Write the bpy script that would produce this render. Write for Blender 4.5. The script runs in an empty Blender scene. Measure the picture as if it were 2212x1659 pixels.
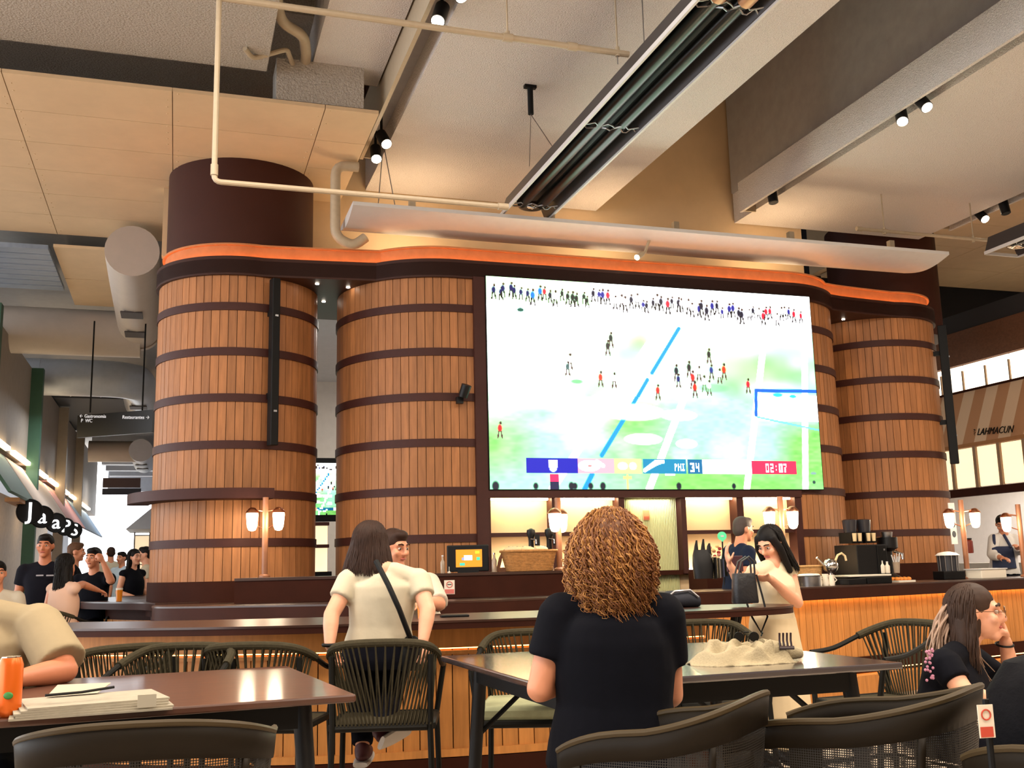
import bpy, bmesh, math, random
import numpy as np
from mathutils import Vector, Matrix, Euler
random.seed(7); np.random.seed(7)
S = bpy.context.scene
COL = S.collection
PI = math.pi

# ------------------------------------------------------------------ camera
FPX, CX, CY, EYE = 2234.0, 1106.0, 829.5, 1.38
PIT, ROL = math.atan2(392.5, FPX), math.atan2(303, 12730)
FW = Vector((0, math.cos(PIT), math.sin(PIT))); UP0 = Vector((0, -math.sin(PIT), math.cos(PIT))); RT0 = Vector((1, 0, 0))
RT = RT0 * math.cos(ROL) - UP0 * math.sin(ROL); UPV = RT0 * math.sin(ROL) + UP0 * math.cos(ROL)
cd = bpy.data.cameras.new('camera'); cam = bpy.data.objects.new('camera', cd); COL.objects.link(cam)
cd.sensor_width = 36; cd.sensor_fit = 'HORIZONTAL'; cd.lens = 36 * FPX / 2212; cd.clip_start = .05; cd.clip_end = 200
cam.matrix_world = Matrix(((RT.x, UPV.x, -FW.x, 0), (RT.y, UPV.y, -FW.y, 0), (RT.z, UPV.z, -FW.z, EYE), (0, 0, 0, 1)))
S.camera = cam

# ------------------------------------------------------------------ world, exposure, large lights
S.view_settings.view_transform = 'Standard'; S.view_settings.look = 'None'
S.view_settings.gamma = 1; S.view_settings.use_curve_mapping = False
S.view_settings.exposure = 0.0
W = bpy.data.worlds.new('World'); S.world = W; W.use_nodes = True
bg = W.node_tree.nodes['Background']; bg.inputs[0].default_value = (.94, .97, 1, 1); bg.inputs[1].default_value = 5.0

def area(name, loc, size, power, col, rot=(0, 0, 0), sy=None):
    l = bpy.data.lights.new(name, 'AREA'); l.energy = power; l.color = col; l.size = size
    if sy: l.shape = 'RECTANGLE'; l.size_y = sy
    o = bpy.data.objects.new(name, l); COL.objects.link(o); o.location = loc; o.rotation_euler = rot
    return o

def spot(name, loc, aim, power, col, ang=60, blend=.5, r=.04):
    l = bpy.data.lights.new(name, 'SPOT'); l.energy = power; l.color = col; l.spot_size = math.radians(ang); l.spot_blend = blend; l.shadow_soft_size = r
    o = bpy.data.objects.new(name, l); COL.objects.link(o); o.location = loc
    o.rotation_euler = (Vector(aim) - Vector(loc)).to_track_quat('-Z', 'Y').to_euler()
    return o
WARM = (1, .86, .70); NEUT = (1, .93, .84)

# ------------------------------------------------------------------ building grid: origin at screen's lower left corner, turned 18 degrees
TH = math.radians(18)
UV_O = Vector((-.277, 11, 0)); UX = Vector((math.cos(TH), math.sin(TH), 0)); VX = Vector((-math.sin(TH), math.cos(TH), 0))
def G(u, v, z=0): return UV_O + UX * u + VX * v + Vector((0, 0, z))
def pt(px, py, Y):            # where a line of sight reaches the distance Y
    d = FW + RT * ((px - CX) / FPX) - UPV * ((py - CY) / FPX)
    return Vector((0, 0, EYE)) + d * (Y / d.y)

# hall fill: unseen area lights added over the seating, above and behind





# ------------------------------------------------------------------ materials
def lin(h):
    h = h.lstrip('#'); c = [int(h[i:i+2], 16) / 255 for i in (0, 2, 4)]
    return tuple(x / 12.92 if x <= .04045 else ((x + .055) / 1.055) ** 2.4 for x in c)
MATS = {}
def mat(name, hexc, rough=.5, metal=0, noise=0, scale=8, stretch=(1, 1, 1), bump=0, bscale=None, emit=0, ecol=None, rand=0, spec=None, coat=0, trans=0, coord='Object'):
    if name in MATS: return MATS[name]
    m = bpy.data.materials.new(name); m.use_nodes = True; nt = m.node_tree; n = nt.nodes; L = nt.links
    b = n['Principled BSDF']; c = lin(hexc) if isinstance(hexc, str) else hexc
    b.inputs['Base Color'].default_value = (*c, 1); b.inputs['Roughness'].default_value = rough; b.inputs['Metallic'].default_value = metal
    if spec is not None: b.inputs['Specular IOR Level'].default_value = spec
    if coat: b.inputs['Coat Weight'].default_value = coat; b.inputs['Coat Roughness'].default_value = .12
    if trans: b.inputs['Transmission Weight'].default_value = trans
    if emit:
        b.inputs['Emission Color'].default_value = (*(lin(ecol) if ecol else c), 1); b.inputs['Emission Strength'].default_value = emit
    src = None
    if noise or bump:
        tc = n.new('ShaderNodeTexCoord'); mp = n.new('ShaderNodeMapping'); mp.inputs['Scale'].default_value = stretch
        L.new(tc.outputs[coord], mp.inputs['Vector'])
        nz = n.new('ShaderNodeTexNoise'); nz.inputs['Scale'].default_value = scale; nz.inputs['Detail'].default_value = 5; nz.inputs['Roughness'].default_value = .6
        if rand:
            oi = n.new('ShaderNodeObjectInfo'); ad = n.new('ShaderNodeVectorMath'); ad.operation = 'ADD'
            ml = n.new('ShaderNodeMath'); ml.operation = 'MULTIPLY'; ml.inputs[1].default_value = 37; L.new(oi.outputs['Random'], ml.inputs[0])
            L.new(mp.outputs[0], ad.inputs[0]); L.new(ml.outputs[0], ad.inputs[1]); L.new(ad.outputs[0], nz.inputs['Vector'])
        else: L.new(mp.outputs[0], nz.inputs['Vector'])
        if noise:
            rp = n.new('ShaderNodeMapRange'); rp.inputs[1].default_value = .3; rp.inputs[2].default_value = .7
            rp.inputs[3].default_value = 1 - noise; rp.inputs[4].default_value = 1 + noise; L.new(nz.outputs['Fac'], rp.inputs[0]); src = rp.outputs[0]
        if bump:
            bs = nz
            if bscale:
                bs = n.new('ShaderNodeTexNoise'); bs.inputs['Scale'].default_value = bscale; bs.inputs['Detail'].default_value = 3; L.new(mp.outputs[0], bs.inputs['Vector'])
            bp = n.new('ShaderNodeBump'); bp.inputs['Strength'].default_value = bump; bp.inputs['Distance'].default_value = .02
            L.new(bs.outputs['Fac'], bp.inputs['Height']); L.new(bp.outputs[0], b.inputs['Normal'])
    if rand:
        oi = n.new('ShaderNodeObjectInfo'); r2 = n.new('ShaderNodeMapRange'); r2.inputs[3].default_value = 1 - rand; r2.inputs[4].default_value = 1 + rand
        L.new(oi.outputs['Random'], r2.inputs[0])
        if src:
            mm = n.new('ShaderNodeMath'); mm.operation = 'MULTIPLY'; L.new(src, mm.inputs[0]); L.new(r2.outputs[0], mm.inputs[1]); src = mm.outputs[0]
        else: src = r2.outputs[0]
    if src:
        vm = n.new('ShaderNodeVectorMath'); vm.operation = 'SCALE'; vm.inputs[0].default_value = c; L.new(src, vm.inputs['Scale'])
        L.new(vm.outputs[0], b.inputs['Base Color'])
    MATS[name] = m
    return m
def vcol_mat(name, strength):      # a display: its picture is stored per facet
    m = bpy.data.materials.new(name); m.use_nodes = True; nt = m.node_tree; n = nt.nodes
    b = n['Principled BSDF']; a = n.new('ShaderNodeVertexColor'); a.layer_name = 'pic'
    b.inputs['Base Color'].default_value = (.01, .01, .01, 1); b.inputs['Roughness'].default_value = .4
    nt.links.new(a.outputs[0], b.inputs['Emission Color']); b.inputs['Emission Strength'].default_value = strength
    return m

STAVE = mat('stave_wood', '#9c6840', .5, spec=.3, noise=.22, scale=3, stretch=(9, 9, .8), rand=.16, bump=.1)
BARWOOD = mat('bar_plank_wood', '#bd7f42', .45, spec=.3, noise=.18, scale=3, stretch=(9, 9, .8), rand=.12, bump=.1)
HOOP = mat('hoop_brown', '#3c1d18', .55, spec=.25, noise=.08, scale=20)
CROWN = mat('crown_brown', '#b8754a', .6, spec=.2, noise=.1, scale=10)
DARKTOP = mat('dark_lacquered_wood', '#33190f', .32, spec=.7, noise=.25, scale=2.5, stretch=(1, 8, 1))
EDGE = mat('dark_edge_wood', '#32170f', .5, noise=.15, scale=4, spec=.12)
DARKPANEL = mat('dark_brown_panel', '#34180f', .6, spec=.08, noise=.12, scale=5)
POPCORN = mat('sprayed_ceiling', '#cfc8c4', .95, noise=.16, scale=90, bump=.9, bscale=70)
POPDARK = mat('sprayed_ceiling_grey', '#aaa298', .95, noise=.22, scale=60, bump=1.0, bscale=50)
CREAM = mat('cream_soffit_paint', '#cfb490', .7, noise=.05, scale=3, bump=.05)
GREYW = mat('grey_painted_concrete', '#a19e9f', .8, noise=.08, scale=6)
PIPE = mat('cream_pipe_paint', '#ac9c84', .5, noise=.05, scale=20)
WHITE = mat('white_painted_metal', '#c9c7c6', .45, noise=.03, scale=10)
BLACK = mat('matt_black_metal', '#0a0a0b', .55, spec=.2)
BLKPL = mat('black_plastic', '#101012', .45, spec=.25)
CHROME = mat('polished_steel', '#c8c8c8', .15, metal=1)
STEEL = mat('brushed_steel', '#8d8d90', .35, metal=1)
COPPER = mat('copper', '#c98a68', .3, metal=1)

# ------------------------------------------------------------------ mesh building
class MB:
    def __init__(s): s.v = []; s.f = []; s.uv = None
    def add(s, vs, fs):
        k = len(s.v); s.v += [tuple(p) for p in vs]; s.f += [tuple(i + k for i in f) for f in fs]; return s
    def box(s, c, d, rz=0, M=None):
        x, y, z = d[0] / 2, d[1] / 2, d[2] / 2; cs, sn = math.cos(rz), math.sin(rz); vs = []
        for a, b, e in ((-x, -y, -z), (x, -y, -z), (x, y, -z), (-x, y, -z), (-x, -y, z), (x, -y, z), (x, y, z), (-x, y, z)):
            p = Vector((a * cs - b * sn, a * sn + b * cs, e))
            if M: p = M @ Vector((a, b, e))
            vs.append(Vector(c) + p)
        return s.add(vs, [(3, 2, 1, 0), (4, 5, 6, 7), (0, 1, 5, 4), (1, 2, 6, 5), (2, 3, 7, 6), (3, 0, 4, 7)])
    def prism(s, poly, z0, z1):
        n = len(poly); vs = [(p[0], p[1], z0) for p in poly] + [(p[0], p[1], z1) for p in poly]
        return s.add(vs, [tuple(range(n - 1, -1, -1)), tuple(range(n, 2 * n))] + [(i, (i + 1) % n, n + (i + 1) % n, n + i) for i in range(n)])
    def wall(s, path, z0, z1, t=None, closed=False):       # thin wall along a plan path (t: thickness to the left)
        n = len(path); m = n if closed else n - 1
        if t is None:
            vs = [(p[0], p[1], z0) for p in path] + [(p[0], p[1], z1) for p in path]
            return s.add(vs, [(i, (i + 1) % n, n + (i + 1) % n, n + i) for i in range(m)])
        off = offset(path, t, closed)
        vs = [(p[0], p[1], z0) for p in path] + [(p[0], p[1], z1) for p in path] + [(p[0], p[1], z0) for p in off] + [(p[0], p[1], z1) for p in off]
        fs = []
        for i in range(m):
            j = (i + 1) % n
            fs += [(i, j, n + j, n + i), (2 * n + j, 2 * n + i, 3 * n + i, 3 * n + j), (n + i, n + j, 3 * n + j, 3 * n + i), (j, i, 2 * n + i, 2 * n + j)]
        if not closed: fs += [(0, n, 3 * n, 2 * n), (n - 1, 3 * n - 1, 4 * n - 1, 2 * n - 1)]
        return s.add(vs, fs)
    def tube(s, path, r, seg=8, closed=False, cap=True):
        P = [Vector(p) for p in path]; n = len(P); R = r if isinstance(r, (list, tuple)) else [r] * n
        vs = []; fs = []; prev = None
        for i in range(n):
            if closed: t = P[(i + 1) % n] - P[i - 1]
            else: t = P[min(i + 1, n - 1)] - P[max(i - 1, 0)]
            t = t.normalized() if t.length > 1e-9 else Vector((0, 0, 1))
            if prev is None:
                a = Vector((0, 0, 1)) if abs(t.z) < .9 else Vector((1, 0, 0)); x = t.cross(a).normalized()
            else:
                x = prev - t * prev.dot(t); x = x.normalized() if x.length > 1e-6 else t.orthogonal().normalized()
            prev = x; y = t.cross(x)
            for k in range(seg):
                a = 2 * PI * k / seg; vs.append(P[i] + (x * math.cos(a) + y * math.sin(a)) * R[i])
        for i in range(n if closed else n - 1):
            for k in range(seg):
                j = (i + 1) % n; fs.append((i * seg + k, i * seg + (k + 1) % seg, j * seg + (k + 1) % seg, j * seg + k))
        if cap and not closed: fs += [tuple(range(seg - 1, -1, -1)), tuple(range((n - 1) * seg, n * seg))]
        return s.add(vs, fs)
    def lathe(s, prof, c=(0, 0, 0), seg=24, axis=None):
        vs = []; fs = []; n = len(prof); M = None
        if axis is not None: M = Vector((0, 0, 1)).rotation_difference(Vector(axis).normalized()).to_matrix()
        for r, z in prof:
            for k in range(seg):
                a = 2 * PI * k / seg; p = Vector((r * math.cos(a), r * math.sin(a), z)); p = M @ p if M else p
                vs.append(Vector(c) + p)
        for i in range(n - 1):
            for k in range(seg): fs.append((i * seg + k, i * seg + (k + 1) % seg, (i + 1) * seg + (k + 1) % seg, (i + 1) * seg + k))
        fs += [tuple(range(seg - 1, -1, -1)), tuple(range((n - 1) * seg, n * seg))]
        return s.add(vs, fs)
    def ell(s, c, r, M=None, seg=14, rings=9):
        vs = []; fs = []
        for i in range(rings + 1):
            ph = PI * i / rings; rr = max(math.sin(ph), 1e-3)
            for k in range(seg):
                a = 2 * PI * k / seg; p = Vector((r[0] * rr * math.cos(a), r[1] * rr * math.sin(a), -r[2] * math.cos(ph)))
                vs.append(Vector(c) + (M @ p if M else p))
        for i in range(rings):
            for k in range(seg): fs.append((i * seg + k, i * seg + (k + 1) % seg, (i + 1) * seg + (k + 1) % seg, (i + 1) * seg + k))
        fs += [tuple(range(seg - 1, -1, -1)), tuple(range(rings * seg, (rings + 1) * seg))]
        return s.add(vs, fs)
    def capsule(s, a, b, r0, r1, seg=12):
        a = Vector(a); b = Vector(b); d = b - a; L = max(d.length, 1e-4); pr = []
        for i in range(5): t = PI / 2 * (1 - i / 4); pr.append((max(r0 * math.cos(t), 1e-3), -r0 * math.sin(t)))
        for i in range(5): t = PI / 2 * i / 4; pr.append((max(r1 * math.cos(t), 1e-3), L + r1 * math.sin(t)))
        return s.lathe(pr, a, seg, d)
    def cone(s, a, b, r0, r1, seg=16):
        a = Vector(a); b = Vector(b); return s.lathe([(r0, 0), (r1, (b - a).length)], a, seg, b - a)
    def loft(s, rings, seg=20, power=2.4):      # rings: (centre, half width vector, half depth vector)
        vs = []; fs = []; n = len(rings)
        for c, w, d in rings:
            for k in range(seg):
                a = 2 * PI * k / seg; ca, sa = math.cos(a), math.sin(a); e = 2 / power
                vs.append(Vector(c) + Vector(w) * (math.copysign(abs(ca) ** e, ca)) + Vector(d) * (math.copysign(abs(sa) ** e, sa)))
        for i in range(n - 1):
            for k in range(seg): fs.append((i * seg + k, i * seg + (k + 1) % seg, (i + 1) * seg + (k + 1) % seg, (i + 1) * seg + k))
        fs += [tuple(range(seg - 1, -1, -1)), tuple(range((n - 1) * seg, n * seg))]
        return s.add(vs, fs)
    def mesh(s, name, m, smooth=True, ang=35):
        me = bpy.data.meshes.new(name); me.from_pydata([tuple(p) for p in s.v], [], s.f)
        bm = bmesh.new(); bm.from_mesh(me); bmesh.ops.recalc_face_normals(bm, faces=bm.faces); bm.to_mesh(me); bm.free()
        if m: me.materials.append(m)
        if smooth:
            me.polygons.foreach_set('use_smooth', [True] * len(me.polygons)); me.set_sharp_from_angle(angle=math.radians(ang))
        return me
    def build(s, name, m, parent=None, smooth=True, ang=35, bevel=0, kind=None, label=None):
        o = bpy.data.objects.new(name, s.mesh(name, m, smooth, ang)); COL.objects.link(o)
        if bevel:
            b = o.modifiers.new('bevel', 'BEVEL'); b.width = bevel; b.segments = 2; b.limit_method = 'ANGLE'; b.angle_limit = math.radians(40)
        if parent:
            o.parent = parent
            if parent.get('_world'): o.matrix_parent_inverse = parent.matrix_basis.inverted()
        if kind: o['kind'] = kind
        if label: o['label'] = label
        return o
def offset(path, t, closed=False):
    P = [Vector((p[0], p[1], 0)) for p in path]; n = len(P); out = []
    for i in range(n):
        a = P[i] - P[i - 1] if (closed or i > 0) else P[1] - P[0]
        b = P[(i + 1) % n] - P[i] if (closed or i < n - 1) else P[-1] - P[-2]
        d = (a.normalized() + b.normalized()); d = d.normalized() if d.length > 1e-6 else a.normalized()
        nn = Vector((-d.y, d.x, 0)); k = max(.5, nn.dot(Vector((-a.y, a.x, 0)).normalized())); out.append(P[i] + nn * (t / k))
    return out
def tag(o, label=None, cat=None, group=None, kind=None):
    if label: o['label'] = label
    if cat: o['category'] = cat
    if group: o['group'] = group
    if kind: o['kind'] = kind
    return o
def thing(name, label, cat, loc=(0, 0, 0), rz=0, group=None, world=False):   # Empty at the thing's base; world=True: parts are given in room coordinates
    o = bpy.data.objects.new(name, None); COL.objects.link(o); o.location = loc; o.rotation_euler = (0, 0, rz); o.empty_display_size = .1
    o['label'] = label; o['category'] = cat
    if group: o['group'] = group
    o.matrix_basis = Matrix.Translation(Vector(loc)) @ Matrix.Rotation(rz, 4, 'Z')
    if world: o['_world'] = 1
    return o
def inst(me, name, parent, loc, rz=0, mtx=None):
    o = bpy.data.objects.new(name, me); COL.objects.link(o)
    if parent:
        o.parent = parent
        if parent.get('_world'): o.matrix_parent_inverse = parent.matrix_basis.inverted()
    if mtx is not None: o.matrix_basis = mtx
    else: o.location = loc; o.rotation_euler = (0, 0, rz)
    return o
def copy_tree(src, loc, rz, label=None):
    def cp(o, par):
        c = o.copy(); COL.objects.link(c); c.parent = par
        if par: c.matrix_parent_inverse = o.matrix_parent_inverse.copy()
        for ch in o.children: cp(ch, c)
        return c
    r = cp(src, None); r.location = loc; r.rotation_euler = (0, 0, rz)
    if label: r['label'] = label
    return r
def smooth_path(P, n=6):        # Catmull-Rom
    P = [Vector(p) if len(p) == 3 else Vector((p[0], p[1], 0)) for p in P]; out = []
    for i in range(len(P) - 1):
        p0, p1, p2, p3 = P[max(i - 1, 0)], P[i], P[i + 1], P[min(i + 2, len(P) - 1)]
        for k in range(n):
            t = k / n; out.append(.5 * ((2 * p1) + (p2 - p0) * t + (2 * p0 - 5 * p1 + 4 * p2 - p3) * t * t + (3 * p1 - p0 - 3 * p2 + p3) * t ** 3))
    out.append(P[-1]); return out
def arc(c, r, a0, a1, n): return [Vector((c[0] + r * math.cos(math.radians(a0 + (a1 - a0) * i / n)), c[1] + r * math.sin(math.radians(a0 + (a1 - a0) * i / n)), 0)) for i in range(n + 1)]
def gp(path): return [G(p[0], p[1]) for p in path]
def text_mesh(name, body, size, m, parent=None, extrude=.004, align='CENTER'):
    cu = bpy.data.curves.new(name, 'FONT'); cu.body = body; cu.size = size; cu.extrude = extrude; cu.align_x = align; cu.align_y = 'CENTER'; cu.resolution_u = 3
    t = bpy.data.objects.new(name + '_c', cu); COL.objects.link(t); dg = bpy.context.evaluated_depsgraph_get()
    me = bpy.data.meshes.new_from_object(t.evaluated_get(dg)); bpy.data.objects.remove(t); bpy.data.curves.remove(cu)
    me.materials.clear(); me.materials.append(m); me.name = name
    o = bpy.data.objects.new(name, me); COL.objects.link(o)
    if parent:
        o.parent = parent
        if parent.get('_world'): o.matrix_parent_inverse = parent.matrix_basis.inverted()
    return o
def frame_mtx(loc, x, y):       # local x, y axes -> world
    x = Vector(x).normalized(); z = x.cross(Vector(y)).normalized(); y = z.cross(x)
    return Matrix(((x.x, y.x, z.x, loc[0]), (x.y, y.y, z.y, loc[1]), (x.z, y.z, z.z, loc[2]), (0, 0, 0, 1)))
for (u, v, e) in ((-4, -5.6, 250), (0, -7.0, 250), (4, -5.6, 250), (-4, -10, 250), (0, -11, 250), (4, -10, 250), (-8, -6, 240), (9, -6, 240), (0, -15, 240)):
    area('seating_fill', G(u, v, 5.85), 2.4, e, WARM, (0, 0, TH), 1.0)  # unseen fill added so that floor bounce brightens the ceiling
# ================================================================== THE SETTING
def slab(name, u0, u1, v0, v1, z0, z1, m, kind='structure', parent=None, bevel=0):
    b = MB(); b.prism([G(u0, v0), G(u1, v0), G(u1, v1), G(u0, v1)], z0, z1)
    o = b.build(name, m, parent, smooth=False, bevel=bevel)
    if kind and not parent: o['kind'] = kind
    return o
FLOORM = mat('floor_concrete', '#bfae9c', .45, noise=.1, scale=4, bump=.03)
slab('floor', -16, 14, -19, 34, -.2, 0, FLOORM)
slab('wall_rear', -16, 14, -19, -18.7, 0, 8, mat('rear_wall', '#8f8172', .8, noise=.05))
slab('wall_right', 13.7, 14, -18.7, 12, 0, 8, mat('side_wall', '#8f8172', .8, noise=.05))
slab('wall_left', -16, -15.7, -18.7, 4, 6.4, 8, MATS['side_wall'])
for k in range(6): slab('window_post', -15.95, -15.75, -18.5 + k * 4.4, -18.3 + k * 4.4, 0, 6.4, MATS['side_wall'])      # unseen side left open to let daylight in, posts added
slab('ceiling', -16, 14, -19, 10, 8.0, 8.2, mat('upper_ceiling', '#55504b', .95, noise=.1))
slab('trim_1', -1.04, 2.04, -18, 1.6, 6.0, 8.0, POPCORN)
slab('trim_2', 4.12, 7.2, -18, 1.6, 6.0, 8.0, POPCORN)
slab('trim_3', 4.09, 4.118, -18, 1.58, 6.42, 8.0, GREYW)
slab('trim_4', -15.7, -2.45, -18, -1.06, 6.1, 8.0, POPDARK); slab('trim_9', -2.0, -1.3, -18, -.62, 6.3, 8.0, POPCORN)
slab('trim_5', -15.7, -1.3, -1.04, 5.0, 6.75, 8.0, POPDARK)
slab('wall_far', -3.4, 5.2, 1.62, 1.75, 5.0, 8.0, CREAM)          # bulkhead closing the coffers
slab('wall_back', -2.7, 10, 8.9, 9.1, 0, 8, mat('back_wall_paint', '#c9c4bd', .7, noise=.04))
slab('trim_6', -2.35, -1.5, -.98, -.55, 5.87, 6.3, POPDARK)
slab('trim_7', 7.35, 13.7, -18, 4.6, 6.3, 8.0, CREAM)
slab('trim_8', 7.4, 13.7, 4.6, 12, 5.3, 8.0, mat('void_shade', '#16161c', .9))  # near-black slab: shade of the depth beyond put into its colour
# light troughs
for k, (u, s, v1, z0, z1) in enumerate(((-1.26, -1.04, .6, 5.99, 6.57), (3.9, 4.12, 1.05, 5.95, 6.36), (7.42, 7.2, 1.2, 6.02, 6.3))):
    t = thing('light_trough', ['cream ceiling trough holding spotlights beside the black pipes recess', 'beige ceiling trough with spotlights along the grey concrete face', 'short ceiling trough at the right edge above the food stall'][k], 'light trough', G(u, -8, z0), 0, world=True)
    a, b = min(u, s), max(u, s)
    MB().prism([G(u - .02, -18), G(u + .02, -18), G(u + .02, v1), G(u - .02, v1)], z0, z1).build('side_plate', PIPE if k == 0 else POPCORN, t, smooth=False)
    MB().prism([G(a, -18), G(b, -18), G(b, v1), G(a, v1)], z0 + .26, z0 + .29).build('trough_top', GREYW, t, smooth=False)
    MB().prism([G(a, v1 - .02), G(b, v1 - .02), G(b, v1), G(a, v1)], z0 + .02, z0 + .26).build('end_plate', PIPE, t, smooth=False)
def ceiling_spot(u, v, z, aim, label, power=18, lit=True):
    t = thing('ceiling_spotlight', label, 'spotlight', G(u, v, z), 0, 'ceiling spotlights', world=True)
    a = G(u, v, z + .22); d = (aim - a).normalized(); c = G(u, v, z)
    b = MB(); b.cone(c - d * .02, c + d * .18, .062, .062, 20); b.build('housing', BLKPL, t)
    b = MB(); b.tube([G(u, v, z + .22), c], .015, 8); b.build('stem', BLKPL, t)
    b = MB(); b.cone(c + d * .175, c + d * .186, .054, .054, 20); b.build('lens', mat('spot_lens', '#fff3dc', .3, emit=30, ecol='#ffe9c8') if lit else BLACK, t)
    if lit: spot('spot_beam', c + d * .2, aim, power, WARM, 50)
SP = [(-1.15, -2.78, 6.0, G(-3, -5, .8), 'black spotlight nearest the top edge in the cream trough'), (-1.15, -3.1, 6.02, G(1, -7, .8), 'black spotlight cut by the top edge of the picture, cream trough'),
      (-1.15, .3, 6.0, G(-1.4, -3, 1), 'black spotlight at the far end of the cream trough'), (-1.15, -.05, 6.02, G(.2, -4, 1), 'black spotlight second from the far end of the cream trough'),
      (4.0, -2.07, 6.0, G(2, -5, .8), 'black spotlight, left of the lit pair in the beige trough'), (4.0, -2.36, 6.02, G(4, -6, 1), 'black spotlight, right of the lit pair in the beige trough'),
      (7.31, .5, 6.05, G(7, -4, 1), 'lit black spotlight in the short trough at far right')]
for s in SP: ceiling_spot(*s)
for (u, v, lb) in ((4.0, .45, 'unlit grey spotlight at the far end of the beige trough'), (7.31, .05, 'unlit spotlight in the short trough at far right')):
    ceiling_spot(u, v, 6.05, G(u, v - 1, 1), lb, lit=False)
# cream soffit made of riveted panels
sof = slab('ceiling_soffit', -12, -1.36, -.9, 3.66, 5.858, 5.9, CREAM)
us = [-1.35, -1.88, -3.3, -4.75, -6.2, -7.65, -9.1, -10.55, -12]; vs_ = [-1.0 + 4.7 * i / 6 for i in range(7)]
for i in range(8):
    for j in range(6):
        MB().prism([G(us[i + 1] + .004, vs_[j] + .004), G(us[i] - .004, vs_[j] + .004), G(us[i] - .004, vs_[j + 1] - .004), G(us[i + 1] + .004, vs_[j + 1] - .004)], 5.82, 5.858).build('panel', CREAM, sof, smooth=False)
rv = MB()
for u in us[1:6]:
    for k in range(30): rv.ell(G(u + random.choice((-.05, .05)), -.95 + k * .155, 5.82), (.012, .012, .006), seg=6, rings=4)
rv.build('rivets', CREAM, sof, kind='stuff')
rp = slab('ceiling_soffit_right', 7.5, 13.6, -6, 4.5, 6.27, 6.29, CREAM)
for i in range(4):
    for j in range(10): MB().prism([G(7.5 + i * 1.5, -5.9 + j * 1.04), G(8.99 + i * 1.5, -5.9 + j * 1.04), G(8.99 + i * 1.5, -4.87 + j * 1.04), G(7.5 + i * 1.5, -4.87 + j * 1.04)], 6.235, 6.268).build('panel', CREAM, rp, smooth=False)
for u in (-.6, 2.0, 4.4): area('recess_fill', G(u, 1.1, 4.92), .6, 17, (1, .72, .42), (PI, 0, TH), .3)  # unseen warm lamps added behind the crown to brighten the recess end
# pipework
def pipe(label, pts, r, m=PIPE, seg=10, collars=()):
    t = thing('sprinkler_pipe', label, 'pipe', (pts[0][0], pts[0][1], pts[0][2]), 0, world=True)
    P = []
    for i, p in enumerate(pts):       # rounded elbows
        p = Vector(p)
        if 0 < i < len(pts) - 1:
            a = (Vector(pts[i - 1]) - p); b = (Vector(pts[i + 1]) - p); k = min(r * 2.5, a.length / 2, b.length / 2)
            for q in range(5):
                tt = q / 4; P.append((p + a.normalized() * k) * (1 - tt) ** 2 + p * 2 * tt * (1 - tt) + (p + b.normalized() * k) * tt ** 2)
        else: P.append(p)
    MB().tube(P, r, seg).build('pipe_run', m, t)
    for c, d in collars:
        MB().cone(Vector(c) - Vector(d).normalized() * .04, Vector(c) + Vector(d).normalized() * .04, r * 1.35, r * 1.35, 12).build('collar', m, t)
    return t
z5 = 5.5
pipe('thin cream pipe dropping from above, then running right over the brown column', [G(-2.96, -3.3, 5.52), G(-2.96, -3.3, 4.105), G(-.8, -3.3, 4.105)], .02, collars=[(G(-2.96, -3.3, 4.19), (0, 0, 1)), (G(-.82, -3.3, 4.105), UX)])
pipe('thin cream pipe crossing the picture below the speckled ceiling', [G(-2.96, -3.3, 5.52), G(.3, -3.3, 5.52)], .026, collars=[(G(-.75, -3.3, 5.52), UX), (G(-.2, -3.3, 5.52), UX)])
pipe('cream pipe running right behind the long white baffle', [G(.55, .55, 5.42), G(6.2, .55, 5.42)], .03)
pipe('short pinkish pipe with tee at right, below the ceiling', [G(5.0, .1, 5.5), G(7.3, .1, 5.5)], .022, collars=[(G(5.02, .1, 5.5), UX), (G(5.4, .1, 5.5), UX)])
pipe('thick cream pipe with two elbows left of the white baffle', [G(-1.35, .25, 5.75), G(-1.6, .25, 5.75), G(-1.6, .25, 4.93), G(-1.4, .25, 4.84), G(-1.27, .25, 4.95)], .055, seg=14)
pipe('bent cream pipe in the dark recess at top left', [G(-2.44, -1.9, 6.45), G(-2.38, -1.65, 6.3), G(-2.15, -1.48, 6.3), G(-2.08, -1.1, 6.3), G(-2.06, -.7, 6.32)], .05, seg=14)
pipe('thin cream pipe beside the thick bent one at top left', [G(-2.68, -1.5, 6.08), G(-2.6, -1.36, 6.06), G(-2.29, -1.36, 6.2), G(-2.16, -.8, 6.28)], .024)
for k, (u, v, z0, z1) in enumerate(((-.75, -3.3, 5.55, 6.0), (-.2 + .4, -3.3, 5.55, 6.0), (5.4, .1, 5.52, 6.0), (6.8, .1, 5.52, 6.0))):
    t = MB(); t.tube([G(u, v, z0), G(u, v, z1)], .008, 6); t.tube([G(u, v, z0 - .06), G(u, v, z0 + .02)], .02, 8)
    tag(t.build('pipe_hanger', PIPE), ['thin rod holding the upper cream pipe, left one', 'thin rod holding the upper cream pipe, next to the heater', 'thin rod at the tee of the short pinkish pipe', 'thin rod near the right end of the short pinkish pipe'][k], 'pipe hanger', 'rods holding the ceiling pipes')
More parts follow.
